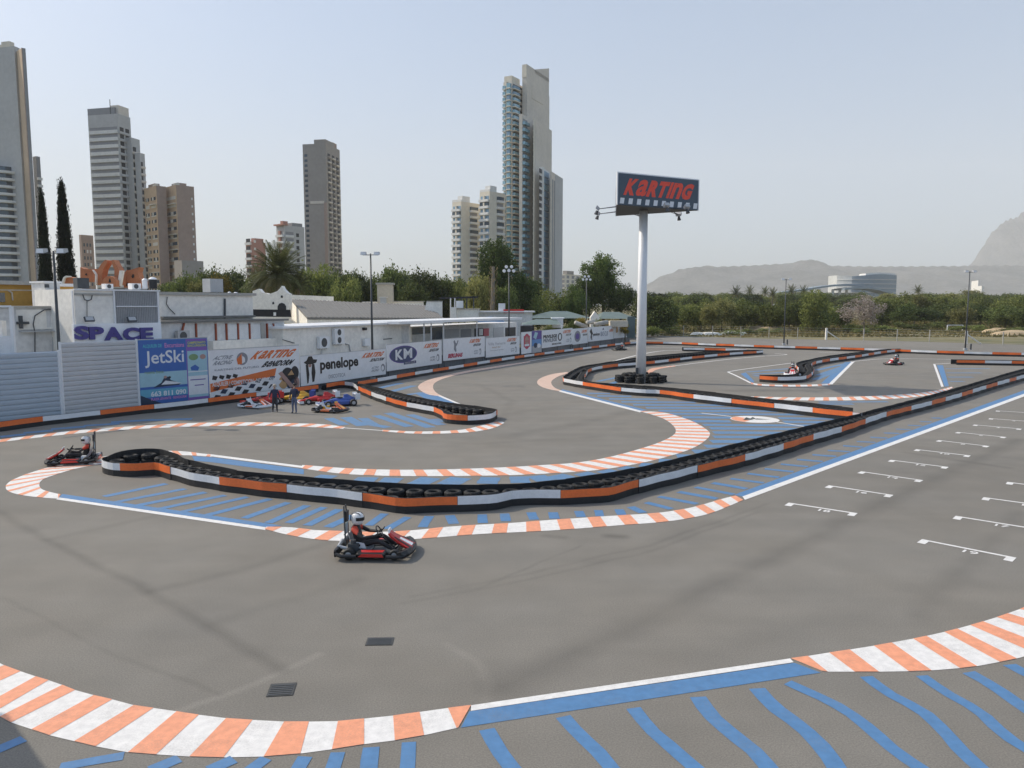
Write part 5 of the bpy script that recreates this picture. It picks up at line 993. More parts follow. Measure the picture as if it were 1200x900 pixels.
# cream pair left of the tall tower
for k, (xl, xm, xr, yt, lab) in enumerate(((530.5, 541, 562.5, 236, 'cream tower with white glazed balconies, shorter of its pair'), (562.5, 574, 592, 224, 'cream tower with white glazed balconies beside the tallest tower'))):
    t = Tower('apartment_tower', xl, xm, xr, 425 - k * 5, 40, yt, 'tw_cream', lab); n = 17
    for i in range(n):
        z = 6 + i * (t.zt - 8) / n; st = (t.zt - 8) / n
        t.box('L', .05, .98, z, z + st * .38, 1.2, 'balcony', 'tw_white'); t.box('L', .08, .9, z + st * .4, z + st * .9, .1 if i % 3 else .9, 'window', 'glass' if i % 3 == 0 else 'tw_blue'); t.box('L', .42, .56, z + st * .4, z + st * .95, 1.0, 'wall_pier', 'tw_cream')
        t.box('R', .42, .86, z, z + st * .36, 1.3, 'balcony', 'tw_white'); t.box('R', .45, .84, z + st * .38, z + st * .92, .1 if i % 4 else .9, 'window', 'tw_mid' if i % 2 else 'glass')
    t.top(.1, .6, .1, .5, 3.2, 'roof_house', 'tw_white'); t.top(-.0, 1, .0, .1, 1.2, 'parapet', 'tw_white')
# the tallest tower
t = Tower('apartment_tower', 612, 617, 642.5, 442, 26, 75, 'tw_stone', 'tallest tower, stone slab with stacked blue glass balconies and slanted top'); H = t.zt
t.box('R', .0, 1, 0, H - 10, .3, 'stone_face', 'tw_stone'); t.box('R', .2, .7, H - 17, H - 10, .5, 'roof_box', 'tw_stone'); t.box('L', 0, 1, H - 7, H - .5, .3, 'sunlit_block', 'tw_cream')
D = t.dr; a = t.N + D * t.wr * .35; b_ = t.N + D * t.wr; nrm = t.dl
MB().add([V(p.x, p.y, z) for p, z in ((a, H - 2), (b_, H - 2), (b_, H + 6), (a, H))] + [V(p.x + nrm.x * 1, p.y + nrm.y * 1, z) for p, z in ((a, H - 2), (b_, H - 2), (b_, H + 6), (a, H))], [(0, 1, 2, 3), (7, 6, 5, 4), (0, 1, 5, 4), (1, 2, 6, 5), (2, 3, 7, 6), (3, 0, 4, 7)]).build('slanted_crest', 'tw_stone', t.root)
s = Tower('', 590.5, 600, 613, 436, 30, 95, 'tw_stone', '', root=t.root); n = 36; z0 = 12
s.top(.0, .9, .0, .7, 3.0, 'roof_crown', 'tw_cream')
for i in range(n):
    st = (s.zt - z0 - 1) / n; z = z0 + i * st
    s.box('L', .08, .46, z + st * .2, z + st * .92, 1.5, 'balcony_glazing', 'blue_glass' if i % 3 else 'tw_blue'); s.box('L', .04, .5, z, z + st * .18, 1.9, 'balcony', 'tw_cream'); s.box('L', .62, .95, z + st * .1, z + st * .6, 1.5, 'balcony_glazing', 'blue_glass'); s.box('L', .58, .98, z - st * .06, z + st * .08, 1.7, 'balcony', 'tw_white')
    s.box('R', .05, .5, z + st * .15, z + st * .6, 1.6, 'balcony_glazing', 'blue_glass' if rnd.random() < .8 else 'tw_blue'); s.box('R', .02, .55, z, z + st * .14, 1.8, 'balcony', 'tw_cream'); s.box('R', .12, .9, z + st * .62, z + st * .96, .1, 'window', 'dark')
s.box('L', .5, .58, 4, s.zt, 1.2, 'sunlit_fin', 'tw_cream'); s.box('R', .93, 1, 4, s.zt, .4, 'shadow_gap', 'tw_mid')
s = Tower('', 608.5, 612, 626, 428, 24, 133.5, 'tw_stone', '', root=t.root); n = 29
for i in range(n):
    st = (s.zt - 6) / n; z = 4 + i * st; s.box('R', .02, .42, z + st * .05, z + st * .5, 1.5, 'balcony_glazing', 'blue_glass'); s.box('R', .04, .4, z + st * .52, z + st * .95, .1, 'window', 'tw_mid'); s.box('R', .86, .93, z + st * .1, z + st * .8, .15, 'window', 'dark')
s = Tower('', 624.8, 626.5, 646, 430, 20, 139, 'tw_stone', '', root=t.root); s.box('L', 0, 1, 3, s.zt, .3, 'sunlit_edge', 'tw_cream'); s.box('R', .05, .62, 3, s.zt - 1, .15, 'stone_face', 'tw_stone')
s = Tower('', 632, 634, 648, 424, 18, 195.5, 'tw_white', '', root=t.root); n = 21
for i in range(n):
    st = (s.zt - 4) / n; z = 3 + i * st; s.box('R', .16, .55, z + st * .1, z + st * .9, .5, 'window', 'tw_blue' if i % 3 else 'blue_glass'); s.box('R', -.15, .0, z + st * .3, z + st * .9, .3, 'window', 'dark')
s.box('R', .0, .1, 2, s.zt, .9, 'white_fin', 'tw_white')
s = Tower('', 644, 646, 659, 428, 18, 201, 'tw_stone', '', root=t.root); s.box('R', .05, .13, 3, s.zt - 4, .12, 'glazed_slot', 'tw_mid'); s.box('R', .2, .28, 3, s.zt - 4, .12, 'glazed_slot', 'tw_mid'); s.box('R', .3, .98, 3, s.zt - .4, .1, 'stone_face', 'tw_grey')
# far cream building, hotel, white block
t = Tower('apartment_block', 657, 662, 681, 700, 30, 321, 'tw_cream', 'far cream block with little balconies at the right of the tallest tower', 'building')
for i in range(7):
    for u in (.1, .4, .7): t.box('R', u, u + .14, 6 + i * 4, 8.6 + i * 4, .2, 'window', 'tw_mid')
    t.box('L', .1, .9, 6 + i * 4, 8.6 + i * 4, .2, 'window', 'tw_mid')
t.top(-.1, .9, .1, .5, 3, 'roof_plant', 'tw_dark')
mat('hotel', (.24, .29, .33), .45, .1, .05); mat('hotel_pale', (.55, .56, .55), .5, .1, .05)
hr = thing('curved_hotel', at(1015, 357, 900), 'curved blue-grey glass hotel with wavy roof and swooping lower roof in front of the hills', 'hotel'); 
def arc(x, k): return 900 + 18 * math.cos((x - 1015) / 40 * 1.6) * -1 + 20 + k
xs = [981 + i * 3.5 for i in range(21)]
wy = lambda x: 322.5 + 1.2 * math.sin((x - 980) / 11) 
for i, (a, b_) in enumerate(zip(xs, xs[1:])):
    p, q = at(a, wy(a), arc(a, 0)), at(b_, wy(b_), arc(b_, 0)); MB().hexa([V(p.x, p.y, 0), V(q.x, q.y, 0), V(q.x, q.y + 25, 0), V(p.x, p.y + 25, 0), p, q, q + V(0, 25, 0), p + V(0, 25, 0)]).build('glass_bay', 'hotel_pale' if i < 5 else 'hotel', hr)
    for k in range(6):
        z = 10 + k * 5; MB().hexa([V(p.x, p.y - .6, z), V(q.x, q.y - .6, z), V(q.x, q.y + .2, z), V(p.x, p.y + .2, z), V(p.x, p.y - .6, z + 1.1), V(q.x, q.y - .6, z + 1.1), V(q.x, q.y + .2, z + 1.1), V(p.x, p.y + .2, z + 1.1)]).build('floor_band', 'tw_white' if i < 5 else 'tw_grey', hr)
    if 9 < i < 21: MB().hexa([p + V(0, 3, .0), q + V(0, 3, .0), q + V(0, 20, .0), p + V(0, 20, .0), p + V(0, 3, 2), q + V(0, 3, 2), q + V(0, 20, 2), p + V(0, 20, 2)]).build('roof_crest', 'tw_white', hr)
def swoop(pts, Y, w, m, nm):
    for (x0, y0), (x1, y1) in zip(pts, pts[1:]):
        a, b_ = at(x0, y0, Y), at(x1, y1, Y); MB().hexa([a, b_, b_ + V(0, w, 0), a + V(0, w, 0), a + V(0, 0, 2), b_ + V(0, 0, 2), b_ + V(0, w, 2), a + V(0, w, 2)]).build(nm, m, hr)
swoop([(916, 344), (930, 342.5), (945, 340.5), (960, 338), (975, 336), (990, 334.7), (1012, 334.5)], 860, 30, 'hotel', 'swooping_roof'); swoop([(990, 340), (1002, 338.5), (1016, 338.5), (1030, 340), (1042, 343.5), (1050, 346)], 850, 30, 'hotel', 'swooping_roof')
for x in (932, 944, 951, 960, 976, 984, 992): p = at(x, 341, 866); MB().bar(V(p.x, p.y, 0), V(p.x, p.y, p.z + 2), 2.2).build('column', 'hotel_pale', hr)
p, q = at(925, 346, 872), at(1005, 342, 872); MB().box(p.x, q.x, 872, 890, 0, q.z - 1).build('podium', 'hotel_pale', hr)
t = Tower('apartment_block', 1150, 1152, 1166, 900, 20, 335, 'tw_white', 'small white block with stacked balconies on the far wooded slope', 'building')
for i in range(4): t.box('R', .05, .45, 8 + i * 5.5, 11 + i * 5.5, .8, 'window', 'tw_mid')
t.top(0, 1, .35, 1, 7, 'roof_house', 'tw_white')

# ================================================================== TREES
mat('bark', (.11, .085, .06), .9, .25, 2, bump=.4, bscale=12); mat('bark_pale', (.20, .17, .13), .9, .2, 2)
leafmat('leaf_dark', (.040, .062, .02), (.18, .215, .06)); leafmat('leaf_mid', (.075, .105, .03), (.29, .31, .085)); leafmat('leaf_olive', (.12, .13, .04), (.38, .36, .13)); leafmat('leaf_yellow', (.13, .115, .02), (.40, .30, .06)); leafmat('leaf_pine', (.034, .060, .020), (.15, .20, .05)); leafmat('leaf_cypress', (.008, .014, .008), (.028, .040, .018)); leafmat('blossom', (.26, .21, .18), (.62, .54, .48), 2.0); leafmat('twig', (.12, .10, .08), (.22, .19, .15)); leafmat('palm', (.045, .062, .022), (.16, .165, .06)); leafmat('palm_dry', (.20, .15, .07), (.36, .28, .15)); leafmat('grass_dry', (.12, .12, .04), (.32, .25, .11), .12); leafmat('shrub', (.07, .10, .03), (.25, .28, .08))
def crown(seed, n_clump, per, leaf, shape='round', flat=1.0, hollow=.35):
    """leaf cloud in the unit box (radius 1, z 0..1): clumps of small leaf faces on a lumpy volume with gaps"""
    g = np.random.default_rng(seed); vs = []
    lumps = g.normal(0, 1, (7, 3)); lumps /= np.linalg.norm(lumps, axis=1)[:, None]; amp = g.uniform(-.28, .3, 7)
    cl = []; nl = max(8, n_clump // 20); big = []
    for _ in range(nl):                                   # boughs: rounded masses that stand apart from each other
        d = g.normal(0, 1, 3); d /= np.linalg.norm(d); k = 1 + sum(a * max(0, d @ l) ** 3 for a, l in zip(amp, lumps)); big.append((d * (.22 + .50 * g.random() ** .6) * k, g.uniform(.24, .42)))
    while len(cl) < n_clump:
        c0, r0 = big[g.integers(nl)]; d = g.normal(0, 1, 3); d[2] = d[2] * .8 + .35; d /= np.linalg.norm(d); p = c0 + d * r0 * (.7 + .35 * g.random())
        if shape == 'cone':
            z = g.random(); a = g.uniform(0, 2 * math.pi); rr = (1 - z) ** .8 * (.25 + .75 * g.random() ** .4) * (.35 + .65 * min(1, z * 6 + .55)); p = np.array([rr * math.cos(a), rr * math.sin(a), z * 2 - 1])
        if shape == 'umbrella' and p[2] < -.25: continue
        if p[2] < -1: continue
        cl.append(p)
    cl = np.array(cl); cl[:, 2] = (cl[:, 2] + 1) / 2
    if shape == 'umbrella': cl[:, 2] = np.clip((cl[:, 2] - .35) / .65, 0, 1)
    out = np.empty((n_clump * per, 4, 3))
    cs = g.uniform(.55, 1.3, n_clump) * leaf * 3.0
    c = np.repeat(cl, per, 0); off = g.normal(0, 1, (n_clump * per, 3)); off *= np.repeat(cs, per)[:, None] * np.array([1, 1, .55 * flat]) * .6
    c = c + off
    a = g.normal(0, 1, (len(c), 3)); a /= np.linalg.norm(a, axis=1)[:, None]; b = g.normal(0, 1, (len(c), 3)); b -= a * (a * b).sum(1)[:, None]; b /= np.linalg.norm(b, axis=1)[:, None]
    s = (leaf * g.uniform(.5, 1.25, len(c)))[:, None]; w = s * g.uniform(.4, .8, len(c))[:, None]
    z = np.array([1, 1, .5 * flat])
    out[:, 0] = c - a * s * z; out[:, 1] = c - b * w * z; out[:, 2] = c + a * s * z; out[:, 3] = c + b * w * z
    return out.reshape(-1, 3), cl
def crown_mesh(m, *a, **k):
    v, cl = crown(*a, **k); me = bpy.data.meshes.new('crown'); n = len(v); me.vertices.add(n); me.vertices.foreach_set('co', v.ravel()); me.loops.add(n); me.loops.foreach_set('vertex_index', np.arange(n)); me.polygons.add(n // 4); me.polygons.foreach_set('loop_start', np.arange(0, n, 4)); me.materials.append(MATS[m]); me.update(calc_edges=True); return me, cl
CR = {'broad': [crown_mesh('leaf_mid', i, 480, 15, .052) for i in range(4)], 'dark': [crown_mesh('leaf_dark', 20 + i, 520, 16, .052) for i in range(4)], 'olive': [crown_mesh('leaf_olive', 40 + i, 420, 15, .052) for i in range(3)], 'pine': [crown_mesh('leaf_pine', 60 + i, 700, 18, .040) for i in range(3)], 'umbrella': [crown_mesh('leaf_pine', 70 + i, 420, 16, .05, shape='umbrella') for i in range(2)], 'yellow': [crown_mesh('leaf_yellow', 80, 420, 15, .05)], 'cypress': [crown_mesh('leaf_cypress', 90, 1500, 14, .075, shape='cone', flat=.4)], 'shrub': [crown_mesh('shrub', 95 + i, 130, 12, .08, shape='bush') for i in range(2)], 'blossom': [crown_mesh('blossom', 99, 420, 10, .040)]}
def tree(px, ytop, Y, wpx, kind, label, group=None, ybot=None, name='tree', trunk='bark', cat='tree'):
    p = at(px, 357, Y); p.z = -.04; H = at(px, ytop, Y).z; R = wpx / FPX * Y / 2
    zb = max(.0, at(px, ybot, Y).z) if ybot else H * .12
    r = thing(name, p, label, cat, group); H += rnd.uniform(-.5, .5) * (group == 'trees of the wooded verge'); R *= rnd.uniform(.82, 1.05) if group == 'trees of the wooded verge' else 1; me, cl = rnd.choice(CR[kind]); rz = rnd.uniform(0, 6.28)
    c = place(me, 'crown', r, p + V(0, 0, zb), rz, (R, R * rnd.uniform(.85, 1.1), H - zb))
    tr = MB(); lean = V(rnd.uniform(-.05, .05) * R, rnd.uniform(-.05, .05) * R, 0); w = max(.09, H * .022); top = p + lean + V(0, 0, zb + (H - zb) * .55)
    tr.tube([p, p + lean * .3 + V(0, 0, zb * .6 + .1), p + lean * .7 + V(0, 0, zb + (H - zb) * .2), top], [w * 1.3, w, w * .75, w * .3], 7)
    rot = Matrix.Rotation(rz, 3, 'Z')
    for q in cl[:: max(1, len(cl) // 9)]:
        e = p + V(0, 0, zb) + rot @ V(q[0] * R * .9, q[1] * R * .9, q[2] * (H - zb)); s = p + lean * .6 + V(0, 0, zb + (H - zb) * min(.45, q[2] * .6)); mid = s.lerp(e, .5) + V(0, 0, .04 * H); tr.tube([s, mid, e], [w * .45, w * .28, w * .1], 5)
    tr.build('trunk', trunk, r, smooth=True); return r
LD = 'trees behind the club roofs'
for i, x in enumerate(range(205, 640, 21)): tree(x + rnd.uniform(-4, 4), rnd.uniform(317, 326), rnd.uniform(178, 200), rnd.uniform(34, 44), 'dark', 'dark tree in the back row behind the club roofs', 'back row of trees behind the roofs')
for (x, yt, Y, w, k, lab) in ((222, 313, 150, 46, 'dark', 'dark green tree at the left end of the tree row behind the club roofs'), (247, 308, 165, 44, 'dark', 'dark green tree behind the yellowing tree'), (277, 310, 170, 44, 'dark', 'dark tree between the yellowing tree and the palm'), (255, 319, 132, 40, 'yellow', 'yellowing tree above the long white building'), (230, 329, 128, 34, 'olive', 'low olive bush beside the yellowing tree'),
                              (305, 312, 165, 40, 'dark', 'dark tree directly left of the palm'), (372, 306, 150, 48, 'broad', 'green tree right of the palm crown'), (398, 311, 160, 52, 'dark', 'dark tree in front of the dark tower'), (419, 312, 168, 40, 'dark', 'dark tree left of the beige stair tower'), (404, 322, 145, 44, 'broad', 'round green tree below the dark tower'),
                              (462, 303, 165, 50, 'dark', 'large dark tree above the beige stair tower'), (498, 310, 160, 50, 'dark', 'large dark tree right of the beige stair tower'), (440, 318, 170, 40, 'dark', 'dark tree between the floodlight post and the stair tower'), (482, 322, 150, 44, 'dark', 'lower dark tree right of the stair tower'), (526, 318, 165, 44, 'dark', 'dark tree in front of the cream towers'), (545, 325, 160, 40, 'broad', 'green tree under the cream towers'),
                              (362, 342, 122, 15, 'shrub', 'bright green bush on the parapet right of the mission gable'), (389, 340, 124, 18, 'shrub', 'bright green bush above the grey sloping roof'), (401, 348, 124, 14, 'olive', 'small olive bush above the grey sloping roof'), (246, 338, 118, 14, 'olive', 'pale bush on the roof edge beside the roof machine')):
    tree(x, yt, Y, w, k, lab, LD)
tree(581, 280, 150, 54, 'pine', 'tall rounded pine in front of the tallest tower', LD, ybot=352); tree(562, 318, 140, 42, 'olive', 'light green tree at the left foot of the tall pine', LD); tree(607, 318, 150, 46, 'pine', 'dark pine at the right foot of the tall pine', LD); tree(590, 330, 142, 40, 'dark', 'dark tree below the tall pine', LD); tree(625, 345, 150, 34, 'broad', 'low green tree at the foot of the tallest tower', LD)
tree(707, 298, 170, 54, 'pine', 'tall pine left of the white sign pole', LD, ybot=362); tree(690, 322, 165, 50, 'pine', 'broad pine in front of the far cream block', LD, ybot=368); tree(728, 330, 165, 44, 'pine', 'dark pine touching the white sign pole', LD, ybot=372); tree(655, 337, 160, 48, 'broad', 'green tree between the tallest tower and the tall pine', LD); tree(672, 335, 158, 40, 'pine', 'low pine behind the teal canopy', LD)
for x, yt, Y, w, lab in ((56, 228, 115, 18, 'slim dark cypress beside the far left tower'), (80, 217, 118, 23, 'taller dark cypress behind the floodlight post')): tree(x, yt, Y, w, 'cypress', lab, 'cypresses', ybot=352, name='cypress_tree')
# trees of the wooded verge at the right
def landmark(x):
    for hi, t in ((795, 'just right of the white sign pole'), (880, 'behind the rubble heaps'), (912, 'left of the slim floodlight post'), (945, 'right of the slim floodlight post'), (992, 'left of the blossoming tree'), (1032, 'behind the blossoming tree'), (1066, 'right of the blossoming tree'), (1100, 'left of the white goal frame'), (1130, 'behind the white goal frame'), (1158, 'behind the post by the fence brace'), (1187, 'below the small white block'), (1300, 'behind the sand mounds')):
        if x < hi: return t
    return 'behind the sand mounds'
WV = 'trees of the wooded verge'
for i, (x, yt, Y, w, k) in enumerate(((765, 338, 155, 60, 'dark'), (783, 345, 170, 40, 'dark'), (800, 352, 185, 40, 'broad'), (812, 342, 300, 40, 'dark'), (822, 349, 190, 44, 'broad'), (846, 348, 185, 52, 'olive'), (835, 352, 180, 40, 'olive'), (872, 350, 190, 40, 'broad'), (890, 347, 195, 46, 'dark'), (905, 352, 185, 40, 'broad'), (862, 345, 330, 50, 'dark'), (925, 349, 200, 44, 'broad'), (953, 344.5, 178, 48, 'broad'), (940, 352, 185, 36, 'dark'), (968, 350, 190, 44, 'broad'), (985, 352, 200, 40, 'dark'),
                                      (1050, 343, 230, 50, 'broad'), (1072, 345, 240, 50, 'olive'), (1096, 343, 245, 52, 'broad'), (1120, 345, 250, 44, 'broad'), (1060, 352, 215, 50, 'umbrella'), (1085, 356, 210, 48, 'umbrella'), (1110, 354, 220, 46, 'dark'), (1035, 350, 220, 40, 'broad'), (1140, 344, 255, 44, 'broad'), (1162, 346, 260, 48, 'dark'), (1182, 344, 240, 46, 'broad'), (1200, 346, 250, 50, 'dark'), (1150, 354, 215, 44, 'umbrella'), (1180, 354, 200, 50, 'dark'), (1205, 356, 190, 52, 'dark'), (1128, 358, 205, 40, 'olive'), (1230, 348, 230, 50, 'broad'), (1250, 352, 210, 50, 'dark'))):
    tree(x, yt, Y, w, k, {'dark': 'dark green bushy tree of the verge ', 'broad': 'mid green bushy tree of the verge ', 'olive': 'pale olive tree of the verge ', 'umbrella': 'flat-topped dark pine of the verge '}[k] + landmark(x), WV, ybot=393 if k != 'umbrella' else 376)
for i in range(46):
    x = 770 + i * 11 + rnd.uniform(-5, 5); tree(x, rnd.uniform(339.5, 346), rnd.uniform(380, 600), rnd.uniform(24, 40), rnd.choice(['dark', 'broad', 'dark', 'olive']), 'distant tree of the far wood ' + ('below the curved hotel' if 930 < x < 1055 else 'below the long bare ridge' if x < 1110 else 'below the rocky peak'), 'distant trees below the hills', ybot=362)
for x, yt, Y in ((996, 379, 172), (1012, 384, 168), (1060, 377, 190), (1078, 379, 186), (1100, 376, 195), (1040, 381, 180), (1125, 381, 180), (1020, 380, 185), (1150, 380, 180), (1172, 384, 172), (905, 384, 170), (788, 382, 160), (880, 385, 165), (760, 382, 150), (1195, 383, 170), (860, 386, 160)):
    tree(x, yt, Y, rnd.uniform(22, 36), 'shrub', 'low light green shrub in the dry grass ' + landmark(x), 'shrubs in the dry grass', ybot=395, name='shrub', cat='shrub')
tree(1014, 345, 158, 58, 'blossom', 'pale pink blossoming almond tree in the dry grass by the fence', None, ybot=382, name='blossom_tree', trunk='bark_pale')
# palms
def frond(L, droop, seed, m1):
    g = random.Random(seed); mb = MB(); n = 9; pts = []
    for i in range(n + 1): t = i / n; pts.append(V(L * t * (1 - .12 * t * droop), 0, L * (.55 * t - droop * .75 * t * t)))
    mb.tube(pts, [.05 * (1 - .8 * i / n) for i in range(n + 1)], 4, cap=False)
    for i in range(26):
        t = .12 + .88 * i / 26; k = t * n; j = min(int(k), n - 1); p = pts[j].lerp(pts[j + 1], k - j); d = (pts[j + 1] - pts[j]).normalized(); ll = L * .20 * math.sin(math.pi * (.12 + .83 * t)) + .12
        for s in (-1, 1):
            tip = p + d * ll * .55 + V(0, s * ll * .75, -ll * .22 + g.uniform(-.05, .05)); w = d * .05; mb.add([p - w, tip, p + w], [(0, 1, 2)])
    return mb.mesh('frond', m1, recalc=False)
FR = [frond(4.6, d, 5 + i, 'palm') for i, d in enumerate((.25, .5, .8, 1.1, 1.5))]; FRD = [frond(4.0, 2.0, 33, 'palm_dry')]
def palm(px, ycr, Y, size, nf, label, group, ytr=None):
    p = at(px, 357, Y); p.z = -.03; H = at(px, ycr, Y).z; r = thing('palm_tree', p, label, 'palm', group); k = size
    tr = MB(); ns = 14; tr.tube([p + V(.05 * math.sin(i), 0, H * i / ns) for i in range(ns + 1)], [k * (.36 if i % 2 else .31) for i in range(ns + 1)], 9); tr.build('trunk', 'bark_pale', r)
    for i in range(nf):
        t = (i + .5) / nf; o = place(FR[min(4, int(t * 5))], 'frond', r, p + V(0, 0, H), i * 2.399 + rnd.uniform(-.2, .2), (k, k, k)); o.rotation_euler = (0, -(.95 - 1.15 * t) + rnd.uniform(-.1, .1), i * 2.399)
    for i in range(max(3, nf // 6)): o = place(FRD[0], 'dry_frond', r, p + V(0, 0, H - .2), i * 1.3, (k * .8,) * 3); o.rotation_euler = (0, .15, i * 1.3 + 1)
palm(327, 325, 118, 1.25, 80, 'large feathery palm behind the mission gable', None); palm(303, 336, 122, .8, 46, 'smaller palm left of the large palm', None); palm(350, 338, 120, .75, 40, 'small palm right of the large palm above the gable', None)
for x, y, Y in ((862, 343.5, 420), (878, 342, 480), (896, 342.5, 500), (927, 341, 460), (941, 342, 470), (1075, 341, 500), (905, 345, 450)): palm(x, y + 1.5, Y, 1.15, 30, 'distant small palm rising above the wooded verge', 'distant palms above the wood')
p = at(576, 357, 135); p.z = -.03; r = thing('ivy_trunk', p, 'bare trunk wrapped in pale dry vines in front of the tall pine', 'trunk'); H = at(576, 312, 135).z
MB().tube([p, p + V(.2, 0, H * .5), p + V(.35, 0, H)], [.5, .38, .25], 8).build('trunk', 'bark_pale', r)
for i in range(70):
    a = i * 2.4; z = H * (i + .5) / 70; c = p + V(.35 * z / H + .5 * math.cos(a), .5 * math.sin(a), z); MB().tube([c - V(0, 0, .35), c + V(.25 * math.cos(a), .25 * math.sin(a), .15), c + V(.5 * math.cos(a + 1), .3 * math.sin(a), -.2)], [.09, .08, .04], 4).build('vine', 'palm_dry', r)
# plants behind the boards
for x, yt, Y, w, k, lab in ((700, 372, 121, 12, 'shrub', 'leafy plant growing over the small white gable'), (672, 374, 120, 16, 'dark', 'dark plant behind the lettered board'), (655, 380, 118, 40, 'dark', 'dark clipped hedge above the lettered board'), (681, 371, 124, 18, 'yellow', 'brownish bush beside the lamp cluster post'), (733, 377, 122, 14, 'yellow', 'yellowish bush behind the last board'), (714, 378, 121, 12, 'yellow', 'dry yellow bush behind the runner board')): tree(x, yt, Y, w, k, lab, None, ybot=392, name='bush', cat='bush')
# dry grass: one mass
g = np.random.default_rng(4); N_ = 60000
gx = g.uniform(-70, 210, N_); gy = g.uniform(150, 330, N_) ; keep = (gx / gy > .1) & (gx / gy < .85); gx, gy = gx[keep], gy[keep]
edge = np.interp(gx / gy, [(q.x / q.y) for q in far[::-1]], [q.y for q in far[::-1]]); keep = gy > edge + 1; gx, gy = gx[keep], gy[keep]; n = len(gx)
h = g.uniform(.15, .75, n) * (.5 + np.sin(gx * .13) * np.sin(gy * .09) * .5 + .35).clip(.2, 1.4); a = g.uniform(0, 6.28, n); w = g.uniform(.15, .5, n)
v = np.empty((n, 3, 3)); v[:, 0] = np.stack([gx - np.cos(a) * w, gy - np.sin(a) * w, np.full(n, -.03)], 1); v[:, 1] = np.stack([gx + np.cos(a) * w, gy + np.sin(a) * w, np.full(n, -.03)], 1); v[:, 2] = np.stack([gx + g.normal(0, .15, n), gy + g.normal(0, .15, n), h], 1)
me = bpy.data.meshes.new('dry_grass'); me.vertices.add(n * 3); me.vertices.foreach_set('co', v.reshape(-1)); me.loops.add(n * 3); me.loops.foreach_set('vertex_index', np.arange(n * 3)); me.polygons.add(n); me.polygons.foreach_set('loop_start', np.arange(0, n * 3, 3)); me.materials.append(MATS['grass_dry']); me.update(calc_edges=True)
o = bpy.data.objects.new('dry_grass', me); COL.objects.link(o); tag(o, 'dry yellow grass tufts on the verge beyond the asphalt', 'grass', kind='stuff')

# ================================================================== PEOPLE
def skin_body(name, V_, E_, R_, mats, root_i=0, sub=2):
    """one continuous body grown over a joint skeleton"""
    me = bpy.data.meshes.new(name); me.from_pydata([tuple(v) for v in V_], E_, []); o = bpy.data.objects.new(name, me); COL.objects.link(o)
    md = o.modifiers.new('s', 'SKIN'); md.use_smooth_shade = True
    for i, r in enumerate(R_): sv = me.skin_vertices[0].data[i]; sv.radius = r if isinstance(r, tuple) else (r, r); sv.use_root = (i == root_i)
    sm = o.modifiers.new('u', 'SUBSURF'); sm.levels = sm.render_levels = sub
    dg = bpy.context.evaluated_depsgraph_get(); out = bpy.data.meshes.new_from_object(o.evaluated_get(dg)); bpy.data.objects.remove(o); out.name = name
    out.materials.clear()
    for m in mats: out.materials.append(MATS[m])
    return out
for n_, c_ in (('suit_black', (.018, .018, .020)), ('suit_red', (.55, .06, .03)), ('skin', (.48, .29, .21)), ('navy', (.025, .03, .065)), ('jeans', (.09, .12, .2)), ('trousers', (.03, .032, .04)), ('helmet_white', (.72, .72, .72)), ('hair_pale', (.42, .36, .27)), ('hair_dark', (.03, .022, .018)), ('glove', (.03, .03, .03))): mat(n_, c_, .7 if n_ != 'helmet_white' else .25, .1, 8)
def hand(mb, wrist, fwd, side, s, curl=.5):
    """palm with five unequal bent fingers; side points to the thumb"""
    up = fwd.cross(side).normalized(); palm = wrist + fwd * .05 * s
    mb.tube([wrist, palm, wrist + fwd * .09 * s], [.026 * s, .04 * s, .036 * s], 8)
    for k, l in zip((-.03, -.01, .01, .03), (.062, .078, .082, .07)):
        a = wrist + fwd * .085 * s + side * k * s; b = a + fwd * l * .5 * s - up * l * curl * .3; mb.tube([a, b, b + fwd * l * .35 * s - up * l * curl * .9], [.0095 * s, .009 * s, .007 * s], 6)
    a = wrist + fwd * .035 * s + side * .032 * s; b = a + side * .035 * s + fwd * .03 * s; mb.tube([a, b, b + fwd * .035 * s - up * .01], [.012 * s, .011 * s, .008 * s], 6)
def face_mats(me, fn):
    me.polygons.foreach_set('material_index', [fn(p.center) for p in me.polygons])
# seated driver, kart frame: x forward, y left, z up
JV = [(-.36, 0, .27), (-.46, 0, .45), (-.52, 0, .64), (-.50, 0, .80), (-.48, 0, .88), (-.50, .19, .73), (-.26, .34, .53), (.02, .20, .56), (-.50, -.19, .73), (-.26, -.34, .53), (.02, -.20, .56), (-.34, .12, .27), (.10, .24, .44), (.46, .20, .18), (.56, .20, .26), (-.34, -.12, .27), (.10, -.24, .44), (.46, -.20, .18), (.56, -.20, .26), (-.46, 0, .98)]
JE = [(0, 1), (1, 2), (2, 3), (3, 4), (2, 5), (5, 6), (6, 7), (2, 8), (8, 9), (9, 10), (0, 11), (11, 12), (12, 13), (13, 14), (0, 15), (15, 16), (16, 17), (17, 18), (4, 19)]
JR = [(.16, .13), (.16, .12), (.18, .13), .075, .06, .08, .055, .04, .08, .055, .04, .10, .075, .05, .045, .10, .075, .05, .045, .085]
driver_me = skin_body('body', JV, JE, JR, ['suit_black', 'suit_red'])
face_mats(driver_me, lambda c: 1 if (c.z > .62 and abs(c.y) > .1 and c.x < -.38) else 0)
def helmet_mesh():
    mb = MB(); prof = [(.02, -.155), (.09, -.15), (.118, -.10), (.132, -.02), (.130, .05), (.11, .105), (.065, .14), (.015, .15)]
    rings = [[V(r * math.cos(a) * 1.14, r * math.sin(a) * .95, z) for a in [k * math.pi / 10 for k in range(20)]] for r, z in prof]; mb.loft(rings); return mb.mesh('helmet', 'helmet_white', smooth=True)
